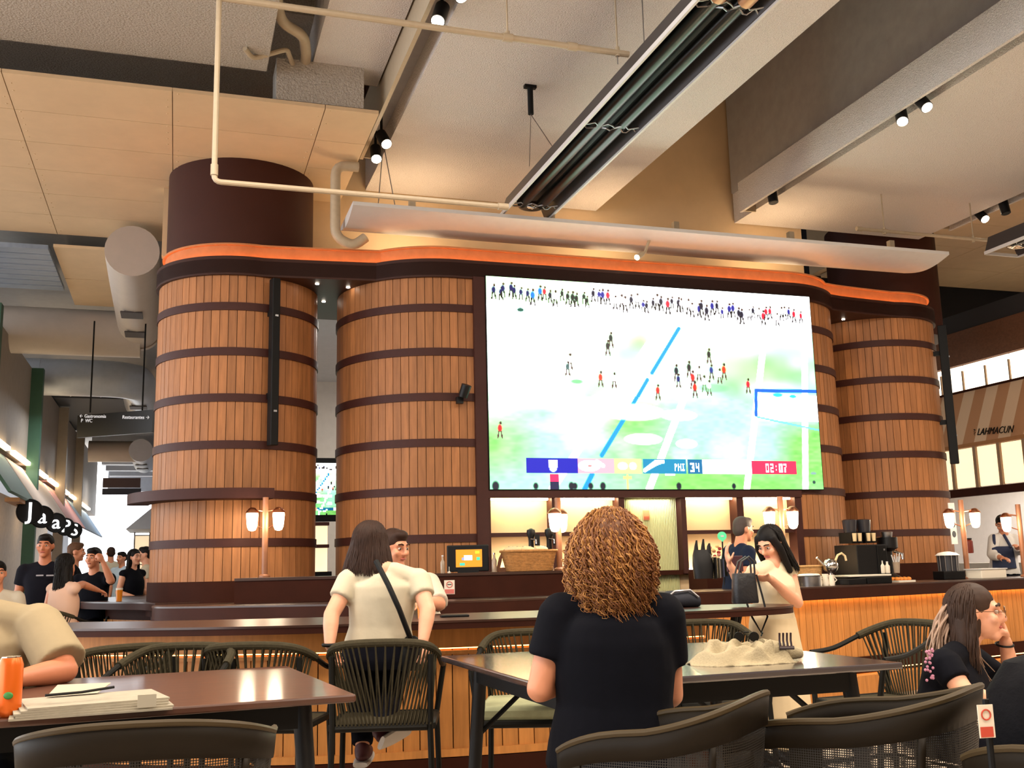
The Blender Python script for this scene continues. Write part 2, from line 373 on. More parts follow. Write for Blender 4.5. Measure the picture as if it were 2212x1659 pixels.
# the long white baffle
t = thing('ceiling_baffle', 'long white baffle hanging above the big screen', 'ceiling baffle', G(2, 0, 5.1), 0, world=True)
b = MB(); n = 13; rows = []
for i in range(n):
    k = i / (n - 1); vv = -.33 + .86 * k; zz = 5.10 - .075 * math.sin(PI * k); rows.append((vv, zz))
vs = []; fs = []
for vv, zz in rows: vs += [G(-1.5, vv, zz), G(6.0, vv, zz)]
for i in range(n - 1): fs.append((2 * i, 2 * i + 1, 2 * i + 3, 2 * i + 2))
m0 = len(vs); vs += [G(-1.5, -.33, 5.14), G(6.0, -.33, 5.14), G(6.0, .53, 5.14), G(-1.5, .53, 5.14)]
fs += [(m0, m0 + 1, m0 + 2, m0 + 3), (0, 1, m0 + 1, m0), (2 * n - 2, 2 * n - 1, m0 + 2, m0 + 3), tuple([2 * i for i in range(n)] + [m0 + 3, m0]), tuple([2 * i + 1 for i in range(n)] + [m0 + 2, m0 + 1])]
b.add(vs, fs).build('blade', WHITE, t, ang=25)
for u in (-.75, .9, 2.5, 4.1, 5.6):
    MB().box(G(u, .25, 5.28), (.07, .07, .3), TH).build('bracket', PIPE, t, smooth=False)
for u in (-1.2, -1.0): MB().tube([G(u, -.1, 5.14), G(-1.1, .1, 6.0)], .006, 6).build('cable', STEEL, t)
t = thing('small_spotlight', 'tiny cream spotlight on an arm under the white baffle', 'spotlight', G(1.9, -.12, 5.05), 0, world=True)
MB().tube([G(1.98, -.1, 5.08), G(1.9, -.12, 4.9), G(1.8, -.2, 4.83)], .018, 8).build('arm', PIPE, t)
MB().cone(G(1.84, -.18, 4.86), G(1.74, -.24, 4.79), .03, .035, 12).build('head', PIPE, t)
MB().cone(G(1.742, -.238, 4.792), G(1.735, -.242, 4.787), .03, .03, 12).build('lens', MATS['spot_lens'], t)
# radiant heaters
REFL = mat('heater_reflector', '#4a474a', .4, metal=.6); TUBE = mat('heater_tube', '#0d0c0d', .3, metal=.2); COIL = mat('heater_coil', '#caa080', .4, metal=.8)
def heater(u0, u1, v0, v1, z, label):
    t = thing('radiant_heater', label, 'heater', G((u0 + u1) / 2, (v0 + v1) / 2, z), 0, world=True)
    w = u1 - u0; h = .22; sec = [(u0, 0), (u0 + .02, 0), (u0 + .09, h - .03), (u1 - .09, h - .03), (u1 - .02, 0), (u1, 0), (u1 - .08, h), (u0 + .08, h)]
    vs = [G(a, v0, z + c) for a, c in sec] + [G(a, v1, z + c) for a, c in sec]; n = len(sec)
    MB().add(vs, [(i, (i + 1) % n, n + (i + 1) % n, n + i) for i in range(n)] + [tuple(range(n)), tuple(range(2 * n - 1, n - 1, -1))]).build('reflector_hood', REFL, t, smooth=False)
    b = MB(); b.box(G(u0, (v0 + v1) / 2, z), (.02, v1 - v0, .04), TH); b.box(G(u1, (v0 + v1) / 2, z), (.02, v1 - v0, .04), TH); b.box(G((u0 + u1) / 2, v1, z), (w, .02, .04), TH)
    b.build('white_rim', WHITE, t, smooth=False)
    c0, c1 = u0 + w * .3, u0 + w * .7
    path = [G(c0, v0, z + .07), G(c0, v1 - .3, z + .07)] + [G((c0 + c1) / 2 - (c1 - c0) / 2 * math.cos(a * PI / 10), v1 - .3 + (c1 - c0) / 2 * math.sin(a * PI / 10) * .9, z + .07) for a in range(1, 10)] + [G(c1, v1 - .3, z + .07), G(c1, v0, z + .07)]
    MB().tube(path[:2], .062, 14).build('tube', TUBE, t); MB().tube(path[-2:], .062, 14).build('tube', TUBE, t)
    MB().tube(path[1:-1], .058, 14).build('return_bend', mat('bright_bend', '#d9c6b2', .18, metal=1), t)
    v = v1 - .35
    while v > v0 + .1:
        b = MB(); b.tube([G(u0 + .02 + (w - .04) * k / 12, v + .03 * math.sin(k * 2.1), z + .015 + .02 * math.cos(k * 1.7)) for k in range(13)], .009, 6); b.tube([G(u0 + .02 + (w - .04) * k / 12, v - .05 + .03 * math.sin(k * 1.9 + 1), z + .02) for k in range(13)], .008, 6)
        b.build('wire_hanger', STEEL, t); v -= 2.1
    for cc in (c0, c1):
        MB().tube([G(cc, v0 + .1, z + .055), G(cc, v0 + .9, z + .055)], .066, 12).build('burner', COIL, t)
    return t
heater(.17, .72, -5.6, -.08, 5.2, 'long black twin-tube radiant heater hanging under the speckled ceiling')
heater(6.66, 7.2, -5.0, -.22, 5.2, 'radiant heater cut by the right edge of the picture')
t = thing('heater_suspension', 'black tube with two thin wires hanging from the speckled ceiling', 'suspension', G(.02, -1.63, 6), 0, world=True)
MB().box(G(.02, -1.63, 5.985), (.12, .05, .03), TH).build('ceiling_plate', BLACK, t, smooth=False)
MB().cone(G(.02, -1.63, 5.7), G(.02, -1.63, 5.98), .028, .028, 14).build('tube', BLACK, t)
for s in (.2, .35): MB().tube([G(.02, -1.63, 5.7), G(s, -1.63 + (.6 if s < .3 else .2), 5.42)], .004, 5).build('wire', STEEL, t)
for (u, v, lb) in ((.2, -3.3, 'left'), (.3, -3.6, 'right')): tag(MB().tube([G(u, v, 5.42), G(u, v, 6.0)], .005, 5).build('suspension_wire', STEEL), 'thin wire holding up the long heater near the top edge, %s one' % lb, 'wire', 'wires holding the long heater')

# ================================================================== THE VATS
HZ = [4.185, 3.70, 3.21, 2.72, 2.21, 1.72]; PZ0, PZ1 = 1.29, 4.50
CA, CB, CC, CD = (-2.53, 1.28), (-.34, 1.1), (3.85, 1.1), (5.97, 1.38); RA, RB = .87, 1.1
STW = .09
stave_me = {}
def stave_mesh(w, h, m):
    k = (round(w, 4), round(h, 3), m.name)
    if k not in stave_me: stave_me[k] = MB().box((0, 0, h / 2), (w - .006, .02, h)).mesh('stave', m, smooth=False)
    return stave_me[k]
def along(path, step):           # points at equal steps on a plan path with tangents
    P = [Vector((p[0], p[1], 0)) for p in path]; seg = [(P[i + 1] - P[i]).length for i in range(len(P) - 1)]; T = sum(seg); n = max(1, round(T / step)); st = T / n; out = []
    for k in range(n):
        s = (k + .5) * st; i = 0
        while i < len(seg) - 1 and s > seg[i]: s -= seg[i]; i += 1
        d = (P[i + 1] - P[i]).normalized(); out.append((P[i] + d * s, d, st))
    return out
def vat(label, path, closed, base):
    t = thing('wooden_vat', label, 'vat', base, 0, 'wood clad vats of the bar', world=True)
    W_ = gp(path)
    MB().wall(offset(W_, .03, closed), .9, 4.55, None, closed).build('core', HOOP, t)
    for p, d, st in along(W_ + ([W_[0]] if closed else []), STW):
        o = inst(stave_mesh(st, PZ1 - PZ0, STAVE), 'stave', t, (p.x, p.y, PZ0 + random.uniform(-.002, .002)), math.atan2(d.y, d.x))
        o.location += Vector((-d.y, d.x, 0)) * .01
    for z in HZ: MB().wall(offset(W_, -.014, closed), z - .085, z, .02, closed).build('hoop', HOOP, t)
    MB().wall(offset(W_, -.02, closed), .95, PZ0 + .005, .03, closed).build('base_skirting', DARKPANEL, t)
    return t
def circ(c, r, n=72): return [(c[0] + r * math.cos(2 * PI * i / n), c[1] + r * math.sin(2 * PI * i / n)) for i in range(n)]
vat('round wooden vat with dark hoops at left, under the brown column', circ(CA, RA), True, G(*CA, 0))
vat('round wooden vat with dark hoops at far right, beside the food stall', circ(CD, RA), True, G(*CD, 0))
eB = [(p.x, p.y) for p in arc(CB, RB, 90, 270, 40)] + [(-.13, 0)]
eC = [(3.8, 0)] + [(p.x, p.y) for p in arc(CC, RB, 270, 450, 40)]
vat('curved wooden vat end with dark hoops joining the left of the screen', eB, False, G(*CB, 0))
vat('curved wooden vat end with dark hoops joining the right of the screen', eC, False, G(*CC, 0))
b = MB(); b.prism([G(-.3, .06), G(3.9, .06), G(3.9, 2.1), G(-.3, 2.1)], 2.16, 4.5); tag(b.build('wall_screen', HOOP, smooth=False), kind='structure')
# columns over the vats
COLM = mat('brown_column', '#3a1c14', .55, spec=.2, noise=.06, scale=3)
for c, lb in ((CA, 'dark brown round column rising from the left vat into the cream soffit'), ((7.2, 2.5), 'dark brown round column behind the far right vat')):
    t = MB(); t.lathe([(.81, 4.6), (.81, 5.83 if c is CA else 6.4)], G(*c, 0), 56); tag(t.build('round_column', COLM), lb, 'column')
# crown running round all vats
def crown(e):
    ra, rb = RA + e, RB + e
    P = [(p.x, p.y) for p in arc(CA, ra, 90, 282, 44)]
    vl = (CB[0] + rb * math.cos(math.radians(225)), CB[1] + rb * math.sin(math.radians(225)))
    a = P[-1]; P += [(a[0] + (vl[0] - a[0]) * k / 8, a[1] + (vl[1] - a[1]) * (k / 8) ** 1.35) for k in range(1, 8)]
    P += [(p.x, p.y) for p in arc(CB, rb, 225, 270, 12)] + [(p.x, p.y) for p in arc(CC, rb, 270, 318, 14)]
    d0 = [(p.x, p.y) for p in arc(CD, ra, 258, 450, 44)]
    a = P[-1]; P += [(a[0] + (d0[0][0] - a[0]) * k / 6, a[1] + (d0[0][1] - a[1]) * (k / 6) ** .7) for k in range(1, 6)] + d0
    return gp(P)
cr = thing('vat_crown', 'dark brown crown with orange glowing band linking the tops of all vats', 'crown', G(2, 1, 4.47), 0, world=True)
MB().wall(crown(.035), 4.5, 4.685, .02, True).build('fascia_lip', mat('crown_fascia', '#33170f', .5, noise=.05, spec=.25), cr, ang=30); MB().prism(crown(.035), 4.48, 4.65).build('fascia', MATS['crown_fascia'], cr, ang=30)
MB().prism(crown(-.05), 4.65, 4.83).build('glow_band', CROWN, cr, ang=30)
MB().prism(crown(-.02), 4.825, 4.845).build('top_lip', CROWN, cr, ang=30)
LEDM = mat('orange_led', '#ff8a3a', .4, emit=26, ecol='#ffa050')
c0 = crown(-.012); MB().tube([p + Vector((0, 0, 4.657)) for p in c0[8:len(c0) - 8]], .008, 6).build('led_strip', LEDM, cr)
for u, v in ((-1.75, .55), (-1.4, .62), (-1.58, 1.3), (5.15, .75), (5.0, .95)):
    MB().lathe([(.02, 4.472), (.02, 4.481)], G(u, v, 0), 12).build('downlight', mat('tiny_downlight', '#fff1dc', .3, emit=40), cr)
spot('crown_downlight', G(-1.75, .5, 4.46), G(-1.78, .62, 1.3), 26, (1, .75, .4), 34, .7, .02)
spot('crown_downlight', G(-1.42, .62, 4.46), G(-1.42, .8, 1.3), 10, (1, .75, .4), 34, .7, .02)
spot('crown_downlight', G(5.1, .7, 4.46), G(5.3, .95, 1.3), 16, (1, .75, .4), 38, .7, .02)
# line loudspeakers
def line_speaker(p, yaw, z0, z1, label, bracket):
    t = thing('line_loudspeaker', label, 'loudspeaker', (p.x, p.y, z0), yaw)
    MB().box((0, 0, (z1 - z0) / 2), (.085, .11, z1 - z0)).build('cabinet', BLACK, t, smooth=False, bevel=.008)
    for z in (.2, .77): MB().box((0, -.057, (z1 - z0) * z), (.035, .012, .02)).build('badge', STEEL, t, smooth=False)
    for z in (.3, .8): MB().box((bracket * .03, .1, (z1 - z0) * z), (.05, .14, .06)).build('bracket', BLACK, t, smooth=False)
    return t
a = math.radians(288); line_speaker(G(CA[0] + (RA + .13) * math.cos(a), CA[1] + (RA + .13) * math.sin(a)), math.radians(18 + 18), 2.66, 4.44, 'tall black line loudspeaker on the left vat', 0)
a = math.radians(306); p = G(CD[0] + (RA + .13) * math.cos(a), CD[1] + (RA + .13) * math.sin(a)); line_speaker(p, math.radians(18 + 52), 2.56, 4.42, 'tall black line loudspeaker on the far right vat', 1)
t = thing('wall_spotlight', 'small black spotlight on the vat left of the screen', 'spotlight', G(-.3, -.05, 3.15), TH)
MB().cone((0, -.08, .0), (.03, -.13, .12), .05, .055, 16).build('head', BLKPL, t); MB().box((-.02, -.02, -.03), (.07, .06, .07)).build('mount', BLKPL, t, smooth=False)
# ================================================================== BIG SCREEN
def picture(w, h):          # the football broadcast as facets, row 0 at the bottom
    r = np.random.RandomState(3); X, Y = np.meshgrid((np.arange(w) + .5) / w, 1 - (np.arange(h) + .5) / h)     # Y: 0 top .. 1 bottom
    def nz(sx, sy, seed):
        q = np.random.RandomState(seed).rand(sy + 2, sx + 2); gx = X * sx; gy = Y * sy; i = gx.astype(int); j = gy.astype(int); fx = gx - i; fy = gy - j
        fx = fx * fx * (3 - 2 * fx); fy = fy * fy * (3 - 2 * fy)
        return (q[j, i] * (1 - fx) + q[j, i + 1] * fx) * (1 - fy) + (q[j + 1, i] * (1 - fx) + q[j + 1, i + 1] * fx) * fy
    n1 = nz(7, 6, 1) * .6 + nz(18, 14, 2) * .4; n2 = nz(60, 90, 4)
    g = np.stack([.70 + 0 * X, .98 + 0 * X, .68 + 0 * X], -1)
    base = np.clip(.17 + 1.0 * Y ** 1.15 + (n1 - .5) * .9 + .2 * X - .25 * np.clip((.42 - X) * 5, 0, 1) * np.clip((.78 - Y) * 4, 0, 1), 0, 1)[..., None]
    img = (1 - base) * np.array([1.25, 1.3, 1.25]) + base * np.array([.50, .75, .42]) * (1 + .18 * (n2[..., None] - .5) * (Y[..., None] > .55))
    cy = np.clip(nz(5, 5, 9) * 1.6 - .8, 0, 1)[..., None] * .6; img = img * (1 - cy) + cy * np.array([.82, 1.25, 1.22])
    def line(x0, y0, x1, y1, wd, col, a=1.0):
        dx, dy = x1 - x0, y1 - y0; L2 = dx * dx + dy * dy * .32; t_ = np.clip(((X - x0) * dx + (Y - y0) * dy * .32) / L2, 0, 1)
        d = np.sqrt((X - x0 - t_ * dx) ** 2 + ((Y - y0 - t_ * dy) * .5625) ** 2); m = np.clip((wd - d) / (wd * .3), 0, 1)[..., None] * a
        img[:] = img * (1 - m) + m * np.array(col)
    def rect(x0, y0, x1, y1, col, a=1.0):
        m = ((X > x0) & (X < x1) & (Y > y0) & (Y < y1)); img[m] = img[m] * (1 - a) + np.array(col) * a
    def blob(x, y, rx, ry, col, a=1.0):
        d = ((X - x) / rx) ** 2 + ((Y - y) / ry) ** 2; m = np.clip(1.6 * (1 - d), 0, 1)[..., None] * a; img[:] = img * (1 - m) + m * np.array(col)
    wh = (1.5, 1.5, 1.5)
    for (x0, y0, x1, y1) in ((.50, .22, .17, 1.0), (.27, .24, .0, .62), (.665, .20, .45, 1.0), (.84, .22, .75, 1.0), (.135, .22, .0, .31), (.97, .3, .94, 1.)): line(x0, y0, x1, y1, .011, wh, .95)
    rect(0, .115, 1, .2, (1.35, 1.35, 1.35), .85); rect(0, 0, 1, .115, (.72, 1.0, .62), .6); rect(.3, 0, 1, .16, (1.35, 1.3, 1.35), .75)
    line(.565, .205, .475, .435, .006, (.0, .55, .78)); line(.46, .47, .43, .55, .006, (.0, .55, .78)); line(.425, .56, .41, .6, .006, (.0, .55, .78)); line(.39, .65, .315, .84, .007, (.0, .55, .78)); line(.285, .93, .262, 1, .008, (.0, .55, .78))
    blob(.41, .63, .10, .045, wh); blob(.29, .6, .08, .04, wh, .8); blob(.55, .64, .06, .03, wh, .9); blob(.57, .78, .035, .025, wh); blob(.44, .76, .06, .03, wh, .9)
    def player(x, y, s, body, legs, k=0):
        blob(x, y, .007 * s, .02 * s, body); blob(x + .002, y - .024 * s, .004 * s, .008 * s, (.25, .15, .12)); line(x - .003, y + .015 * s, x - .006 * s, y + .045 * s, .0022 * s, legs); line(x + .003, y + .015 * s, x + .006 * s, y + .045 * s, .0022 * s, legs)
    for i in range(60):             # the touchline crowd
        x = .02 + .96 * i / 60 + r.uniform(-.006, .006); y = .055 + .055 * x + r.uniform(-.02, .02)
        c = (.05, .08, .35) if x < .16 and r.rand() < .8 else [(1.3, 1.3, 1.3), (.9, .15, .25), (.15, .15, .5), (1.2, 1.1, 1.1), (.1, .1, .2)][r.randint(5)]
        if .12 < x < .16: c = (.05, .45, .8)
        if x < .3 and x > .2: c = (.03, .12, .12)
        player(x, y, r.uniform(.75, 1.1), c, (.1, .08, .1))
    blob(.095, .155, .012, .012, (.1, .35, .3))
    for (x, y, s, c) in ((.355, .27, 1, (.15, .2, .2)), (.232, .385, 1, (1.4, 1.4, 1.4)), (.36, .47, 1, (.9, .9, .9)), (.32, .465, 1, (.95, .25, .2)), (.49, .52, 1, (.9, .2, .2)), (.55, .42, 1.1, (.1, .15, .2)), (.59, .40, 1.1, (.2, .2, .2)), (.60, .45, 1.2, (.9, .2, .2)), (.62, .42, 1, (.8, .8, .8)), (.635, .47, 1.1, (1.4, 1.4, 1.4)),
                         (.655, .33, 1, (.2, .2, .2)), (.66, .41, 1, (.2, .25, .5)), (.70, .405, 1.1, (.95, .25, .15)), (.685, .43, 1, (1.4, 1.4, 1.4)), (.605, .5, 1.1, (.9, .15, .15)), (.65, .49, 1, (1.4, 1.4, 1.4)), (.775, .475, 1, (.95, .15, .25)), (.03, .72, 1, (.95, .15, .2)), (.345, .31, 1, (.2, .2, .2)), (.225, .42, .9, (.3, .4, .4)), (.555, .46, .9, (.1, .15, .4))): player(x, y, s, c, (.35, .25, .25))
    blob(.66, .5, .06, .025, (.45, .75, .5), .5); blob(.25, .49, .02, .012, (.35, .75, .4), .7)
    line(.80, .505, 1, .5, .006, (.05, .4, .75)); line(.80, .505, .795, .63, .006, (.05, .4, .75)); rect(.805, .52, 1, .66, (1.35, 1.35, 1.4), .9); line(.80, .64, 1, .70, .003, (.45, .7, .75)); blob(.87, .525, .02, .012, (.2, .7, .85)); blob(.92, .53, .015, .01, (.2, .7, .85))
    # score bar
    rect(.10, .855, .245, .925, (.0, .12, .62)); rect(.245, .855, .35, .925, (1.0, .62, .66)); rect(.35, .855, .43, .925, (1.1, .72, .55)); rect(.435, .855, .565, .925, (.0, .50, .62)); rect(.57, .855, .615, .925, (.0, .42, .56)); rect(.615, .855, .77, .925, (1.3, 1.3, 1.3)); rect(.77, .86, .915, .925, (.85, .22, .36))
    rect(.163, .865, .187, .90, wh); blob(.175, .902, .012, .02, wh); blob(.278, .89, .034, .028, wh); line(.30, .87, .318, .89, .006, wh); blob(.279, .89, .008, .008, (.95, .5, .5)); blob(.375, .89, .016, .02, wh, .7); blob(.405, .89, .012, .02, wh, .7)
    for k in range(5): line(.44 + .01 * k, .91 - .01 * k, .475 + .005 * k, .868, .006, wh)
    FONT = {'P': ['110', '101', '110', '100', '100'], 'H': ['101', '101', '111', '101', '101'], 'I': ['111', '010', '010', '010', '111'], '3': ['111', '001', '011', '001', '111'], '4': ['101', '101', '111', '001', '001'], '0': ['111', '101', '101', '101', '111'], '2': ['111', '001', '111', '100', '111'], '7': ['111', '001', '010', '010', '010'], ':': ['000', '010', '000', '010', '000'], '6': ['111', '100', '111', '101', '111']}
    def txt(s, x, y, px, py, col):
        for k, ch in enumerate(s):
            for j, row in enumerate(FONT[ch]):
                for i, bit in enumerate(row):
                    if bit == '1': rect(x + (k * 4 + i) * px, y + j * py, x + (k * 4 + i + 1) * px, y + (j + 1) * py, col)
    txt('PHI', .529, .875, .0029, .0072, wh); txt('34', .578, .872, .0040, .0085, wh); txt('02:07', .815, .873, .0036, .0085, (1.2, .95, 1.0))
    rect(.50, .925, .53, .935, wh)
    for x, s in ((.015, 1.4), (.125, 1), (.225, 1.2), (.235, 1), (.28, 1), (.315, 1.2), (.54, 1.1), (.71, .9)): blob(x, .985, .008 * s, .018 * s, (.06, .12, .2))
    rect(.165, .93, .19, .965, (.85, .2, .4)); rect(.165, .965, .19, 1., (.12, .15, .3))
    rect(.385, .93, .39, 1, (1.1, .8, .5)); rect(.375, .94, .40, .95, (1.1, .8, .5)); blob(.97, .92, .012, .008, (.5, .6, .6)); blob(.97, .965, .006, .01, (.2, .3, .3))
    return np.clip(img, 0, 1.25) ** 2.8
def display(name, parent, O, ux, w, h, nx, ny, strength):       # O lower left corner
    img = picture(nx, ny)     # bottom row first
    vs = []
    for j in range(ny + 1):
        for i in range(nx + 1): p = O + ux * (w * i / nx) + Vector((0, 0, h * j / ny)); vs.append((p.x, p.y, p.z))
    I, J = np.meshgrid(np.arange(nx), np.arange(ny)); a = (J * (nx + 1) + I).ravel(); fs = np.stack([a, a + 1, a + nx + 2, a + nx + 1], -1)
    me = bpy.data.meshes.new(name); me.from_pydata(vs, [], fs.tolist())
    ca = me.color_attributes.new('pic', 'FLOAT_COLOR', 'CORNER'); c = np.ones((len(fs), 4, 4), np.float32); c[..., :3] = img.reshape(-1, 1, 3); ca.data.foreach_set('color', c.ravel())
    me.materials.append(vcol_mat(name + '_picture', strength)); o = bpy.data.objects.new(name, me); COL.objects.link(o); o.parent = parent; o.matrix_parent_inverse = parent.matrix_basis.inverted()
    return o
t = thing('led_screen', 'giant bright screen showing an American football match between the vats', 'screen', G(2.04, -.03, 2.18), 0, world=True)
MB().prism([G(-.01, -.06), G(4.10, -.06), G(4.10, .06), G(-.01, .06)], 2.17, 4.52).build('cabinet', BLACK, t, smooth=False)
display('display', t, G(0, -.064, 2.18), UX, 4.09, 2.33, 400, 228, 2.6)
b = MB(); b.prism([G(-.14, -.05), G(-.012, -.05), G(-.012, .1), G(-.14, .1)], 1.26, 4.5); b.build('side_post', HOOP, t, smooth=False)
b = MB(); b.prism([G(-.012, -.05), G(3.8, -.05), G(3.8, .05), G(-.012, .05)], 2.09, 2.168); b.build('bottom_beam', HOOP, t, smooth=False)
# back bar niche
nb = thing('back_bar', 'backlit cream bar niche with dark posts and shelf under the screen', 'back bar', G(2, .3, 1.0), 0, world=True)
MB().prism([G(-.01, .14), G(3.8, .14), G(3.8, .18), G(-.01, .18)], .9, 2.2).build('back_board', mat('niche_cream', '#e3c59b', .6, noise=.03, scale=3), nb, smooth=False)
for u0, u1 in ((-.012, .012), (.70, .745), (1.48, 1.55), (2.24, 2.30), (2.945, 3.03), (3.71, 3.8)):
    MB().prism([G(u0, -.03), G(u1, -.03), G(u1, .14), G(u0, .14)], 1.25, 2.09).build('post', HOOP, nb, smooth=False)
for u0, u1 in ((.012, .70), (.745, 1.48), (2.30, 2.945), (3.03, 3.71)):
    MB().prism([G(u0, .0), G(u1, .0), G(u1, .14), G(u0, .14)], 1.685, 1.725).build('shelf', HOOP, nb, smooth=False)
    MB().prism([G(u0 + .02, .03), G(u1 - .02, .03), G(u1 - .02, .06), G(u0 + .02, .06)], 2.07, 2.088).build('light_bar', mat('niche_led', '#ffe7c0', .4, emit=55, ecol='#ffdcaa'), nb, smooth=False)
    MB().prism([G(u0 + .02, .03), G(u1 - .02, .03), G(u1 - .02, .06), G(u0 + .02, .06)], 1.294, 1.306).build('light_bar', MATS['niche_led'], nb, smooth=False)
MB().prism([G(-.1, .0), G(3.8, .0), G(3.8, .44), G(-.1, .44)], 1.24, 1.29).build('worktop', DARKPANEL, nb, smooth=False)
d = thing('service_door', 'pale green ribbed door with small notice in the back bar', 'door', G(1.9, .2, .9), 0, world=True)
pts = []; nr = 34
for i in range(nr * 4 + 1): k = i / (nr * 4); pts.append(G(1.55 + .69 * k, .10 + .006 * math.sin(i * PI / 2)))
MB().wall(pts, .9, 2.09, .03).build('ribbed_leaf', mat('green_ribbed', '#c3c391', .55, noise=.05, scale=3), d, ang=60)
MB().box(G(1.86, .085, 1.9), (.075, .01, .11), TH).build('notice', mat('notice_tan', '#b88a5a', .6), d, smooth=False)
MB().box(G(1.86, .079, 1.87), (.06, .006, .035), TH).build('notice_stripe', mat('notice_red', '#a8502f', .6), d, smooth=False)
area('door_light', G(1.9, .04, 2.08), .5, 4, (1, .95, .8), (0, 0, TH), .06)
# ================================================================== BARS
LEDW = mat('warm_led', '#ffc27a', .4, emit=9, ecol='#ffb866'); LEDW2 = mat('warm_led_bar', '#ffc27a', .4, emit=30, ecol='#ffbe70')
def plank_row(parent, path, z0, z1, m, step=.091):
    for p, d, st in along(path, step):
        o = inst(stave_mesh(st, z1 - z0, m), 'plank', parent, (p.x, p.y, z0), math.atan2(d.y, d.x))
fb = thing('front_bar', 'long dark-topped bar table with plank front where the stools stand', 'bar table', (-.5, 6, 0), 0, world=True)
FE = smooth_path([(-2.98, 6.3), (-2.9, 6.0), (-2.45, 5.74), (-1.9, 5.6), (-1.34, 5.53), (-.87, 5.55), (-.49, 5.63), (.1, 5.76), (.88, 6.02), (1.3, 6.19), (1.58, 6.36), (1.71, 6.55), (1.7, 6.75), (1.55, 6.88)], 5)
BE = smooth_path([(1.0, 6.93), (-.45, 6.5), (-1.75, 6.4), (-2.7, 6.55)], 5)
MB().prism(FE + BE, 1.088, 1.10).build('top', DARKTOP, fb, ang=30); MB().prism(offset(FE + BE, .003, True), 1.055, 1.088).build('edge_band', EDGE, fb, ang=30)
fbase = [p for p in offset(FE, .27) if -2.62 < p.x < 1.12 and p.y < 6.6]
MB().wall(offset(fbase, .03), 0, 1.05, .05).build('backing', DARKPANEL, fb)
plank_row(fb, offset(fbase, .015), .39, .94, BARWOOD)
MB().wall(offset(fbase, -.02), .94, 1.055, .05).build('fascia_board', BARWOOD, fb)
MB().wall(offset(fbase, -.012), .36, .40, .04).build('bottom_ledge', BARWOOD, fb)
MB().wall(offset(fbase, -.01), 0, .355, .04).build('plinth', DARKPANEL, fb)
MB().wall(offset(fbase, -.03), .905, .925, .04).build('ledge', BARWOOD, fb); MB().tube([p + Vector((0, 0, .937)) for p in offset(fbase, .003)], .004, 6).build('led_strip', LEDW, fb)
for x0, y0, x1, y1 in ((1.3, 6.35, 1.12, 6.5), (1.38, 6.6, 1.15, 6.62)):
    MB().tube([(x0, y0, 1.05), (x1 + .05, y1, .3), (x1 + .1, y1, 0)], .022, 8).build('steel_leg', BLACK, fb)
mb = thing('main_bar', 'long curving bar counter with dark edge and glowing plank front', 'bar counter', (2, 10, 0), 0, world=True)
ME = smooth_path([(-3.35, 9.75), (-3.17, 9.25), (-2.66, 9.02), (-2.17, 8.92), (-1.38, 8.8), (-.44, 8.82), (.33, 9.22), (1.36, 9.68), (2.0, 9.95), (2.85, 10.46), (4.19, 11.3), (5.97, 12.4), (7.9, 13.6)], 5)
MB().wall(ME, 1.085, 1.10, .72).build('top', DARKTOP, mb, ang=30); MB().wall(offset(ME, .003), 1.0, 1.085, .71).build('edge_band', EDGE, mb, ang=30); MB().wall(offset(ME, .003), .972, 1.0, .03).build('lip', EDGE, mb, ang=30)
mbase = offset(ME, .12)[1:]
MB().wall(offset(mbase, .03), 0, .98, .05).build('backing', DARKPANEL, mb)
plank_row(mb, offset(mbase, .015), .37, 1.0, BARWOOD)
MB().wall(offset(mbase, -.02), .24, .37, .05).build('dark_rail', DARKPANEL, mb)
MB().wall(offset(mbase, -.16), 0, .2, .2).build('foot_step', BARWOOD, mb)
MB().tube([p + Vector((0, 0, .992)) for p in offset(ME, .07)], .006, 6).build('led_strip', LEDW2, mb)
MB().tube([p + Vector((0, 0, .235)) for p in offset(mbase, -.01)], .006, 6).build('led_strip', LEDW, mb)
pc = thing('raised_counter', 'raised dark brown counter ledge behind the main bar', 'counter', (-1, 9.9, 0), 0, world=True)
PE = smooth_path([(-2.58, 9.62), (-1.5, 9.66), (-.5, 9.72), (.25, 9.88), (.62, 10.05)], 5)
MB().wall(PE, 1.10, 1.30, .05).build('front_panel', DARKPANEL, pc); MB().wall(offset(PE, -.012), 1.30, 1.325, .55).build('top', DARKTOP, pc)
MB().wall(offset(PE, .06), 0, 1.29, .45).build('body', DARKPANEL, pc)
MB().prism([G(2.2, -.62), G(2.75, -.62), G(2.75, -.2), G(2.2, -.2)], 0, 1.27).build('side_cabinet', DARKPANEL, pc, smooth=False)
wc = thing('wing_counter', 'dark glossy counter curving behind the left vat with beer on it', 'counter', (-4.6, 12, 0), 0, world=True)
WE = smooth_path([(-3.55, 10.35), (-3.85, 10.85), (-4.3, 11.2), (-4.85, 11.75), (-5.15, 12.5), (-5.3, 13.6), (-5.3, 15)], 5)
MB().wall(WE, 1.085, 1.10, -.95).build('top', DARKTOP, wc, ang=30); MB().wall(offset(WE, -.003), 1.02, 1.085, -.94).build('edge_band', EDGE, wc, ang=30); MB().wall(offset(WE, -.25), 0, 1.04, -.05).build('body', DARKPANEL, wc)
plank_row(wc, offset(WE, -.24), .3, .9, BARWOOD)
cs = thing('curved_canopy', 'curved dark brown beam wrapping the front of the left vat', 'beam', G(*CA, 2.1), 0, world=True)
MB().wall(gp([(p.x, p.y) for p in arc(CA, 1.12, 178, 287, 30)]), 2.11, 2.215, .05).build('band', HOOP, cs)
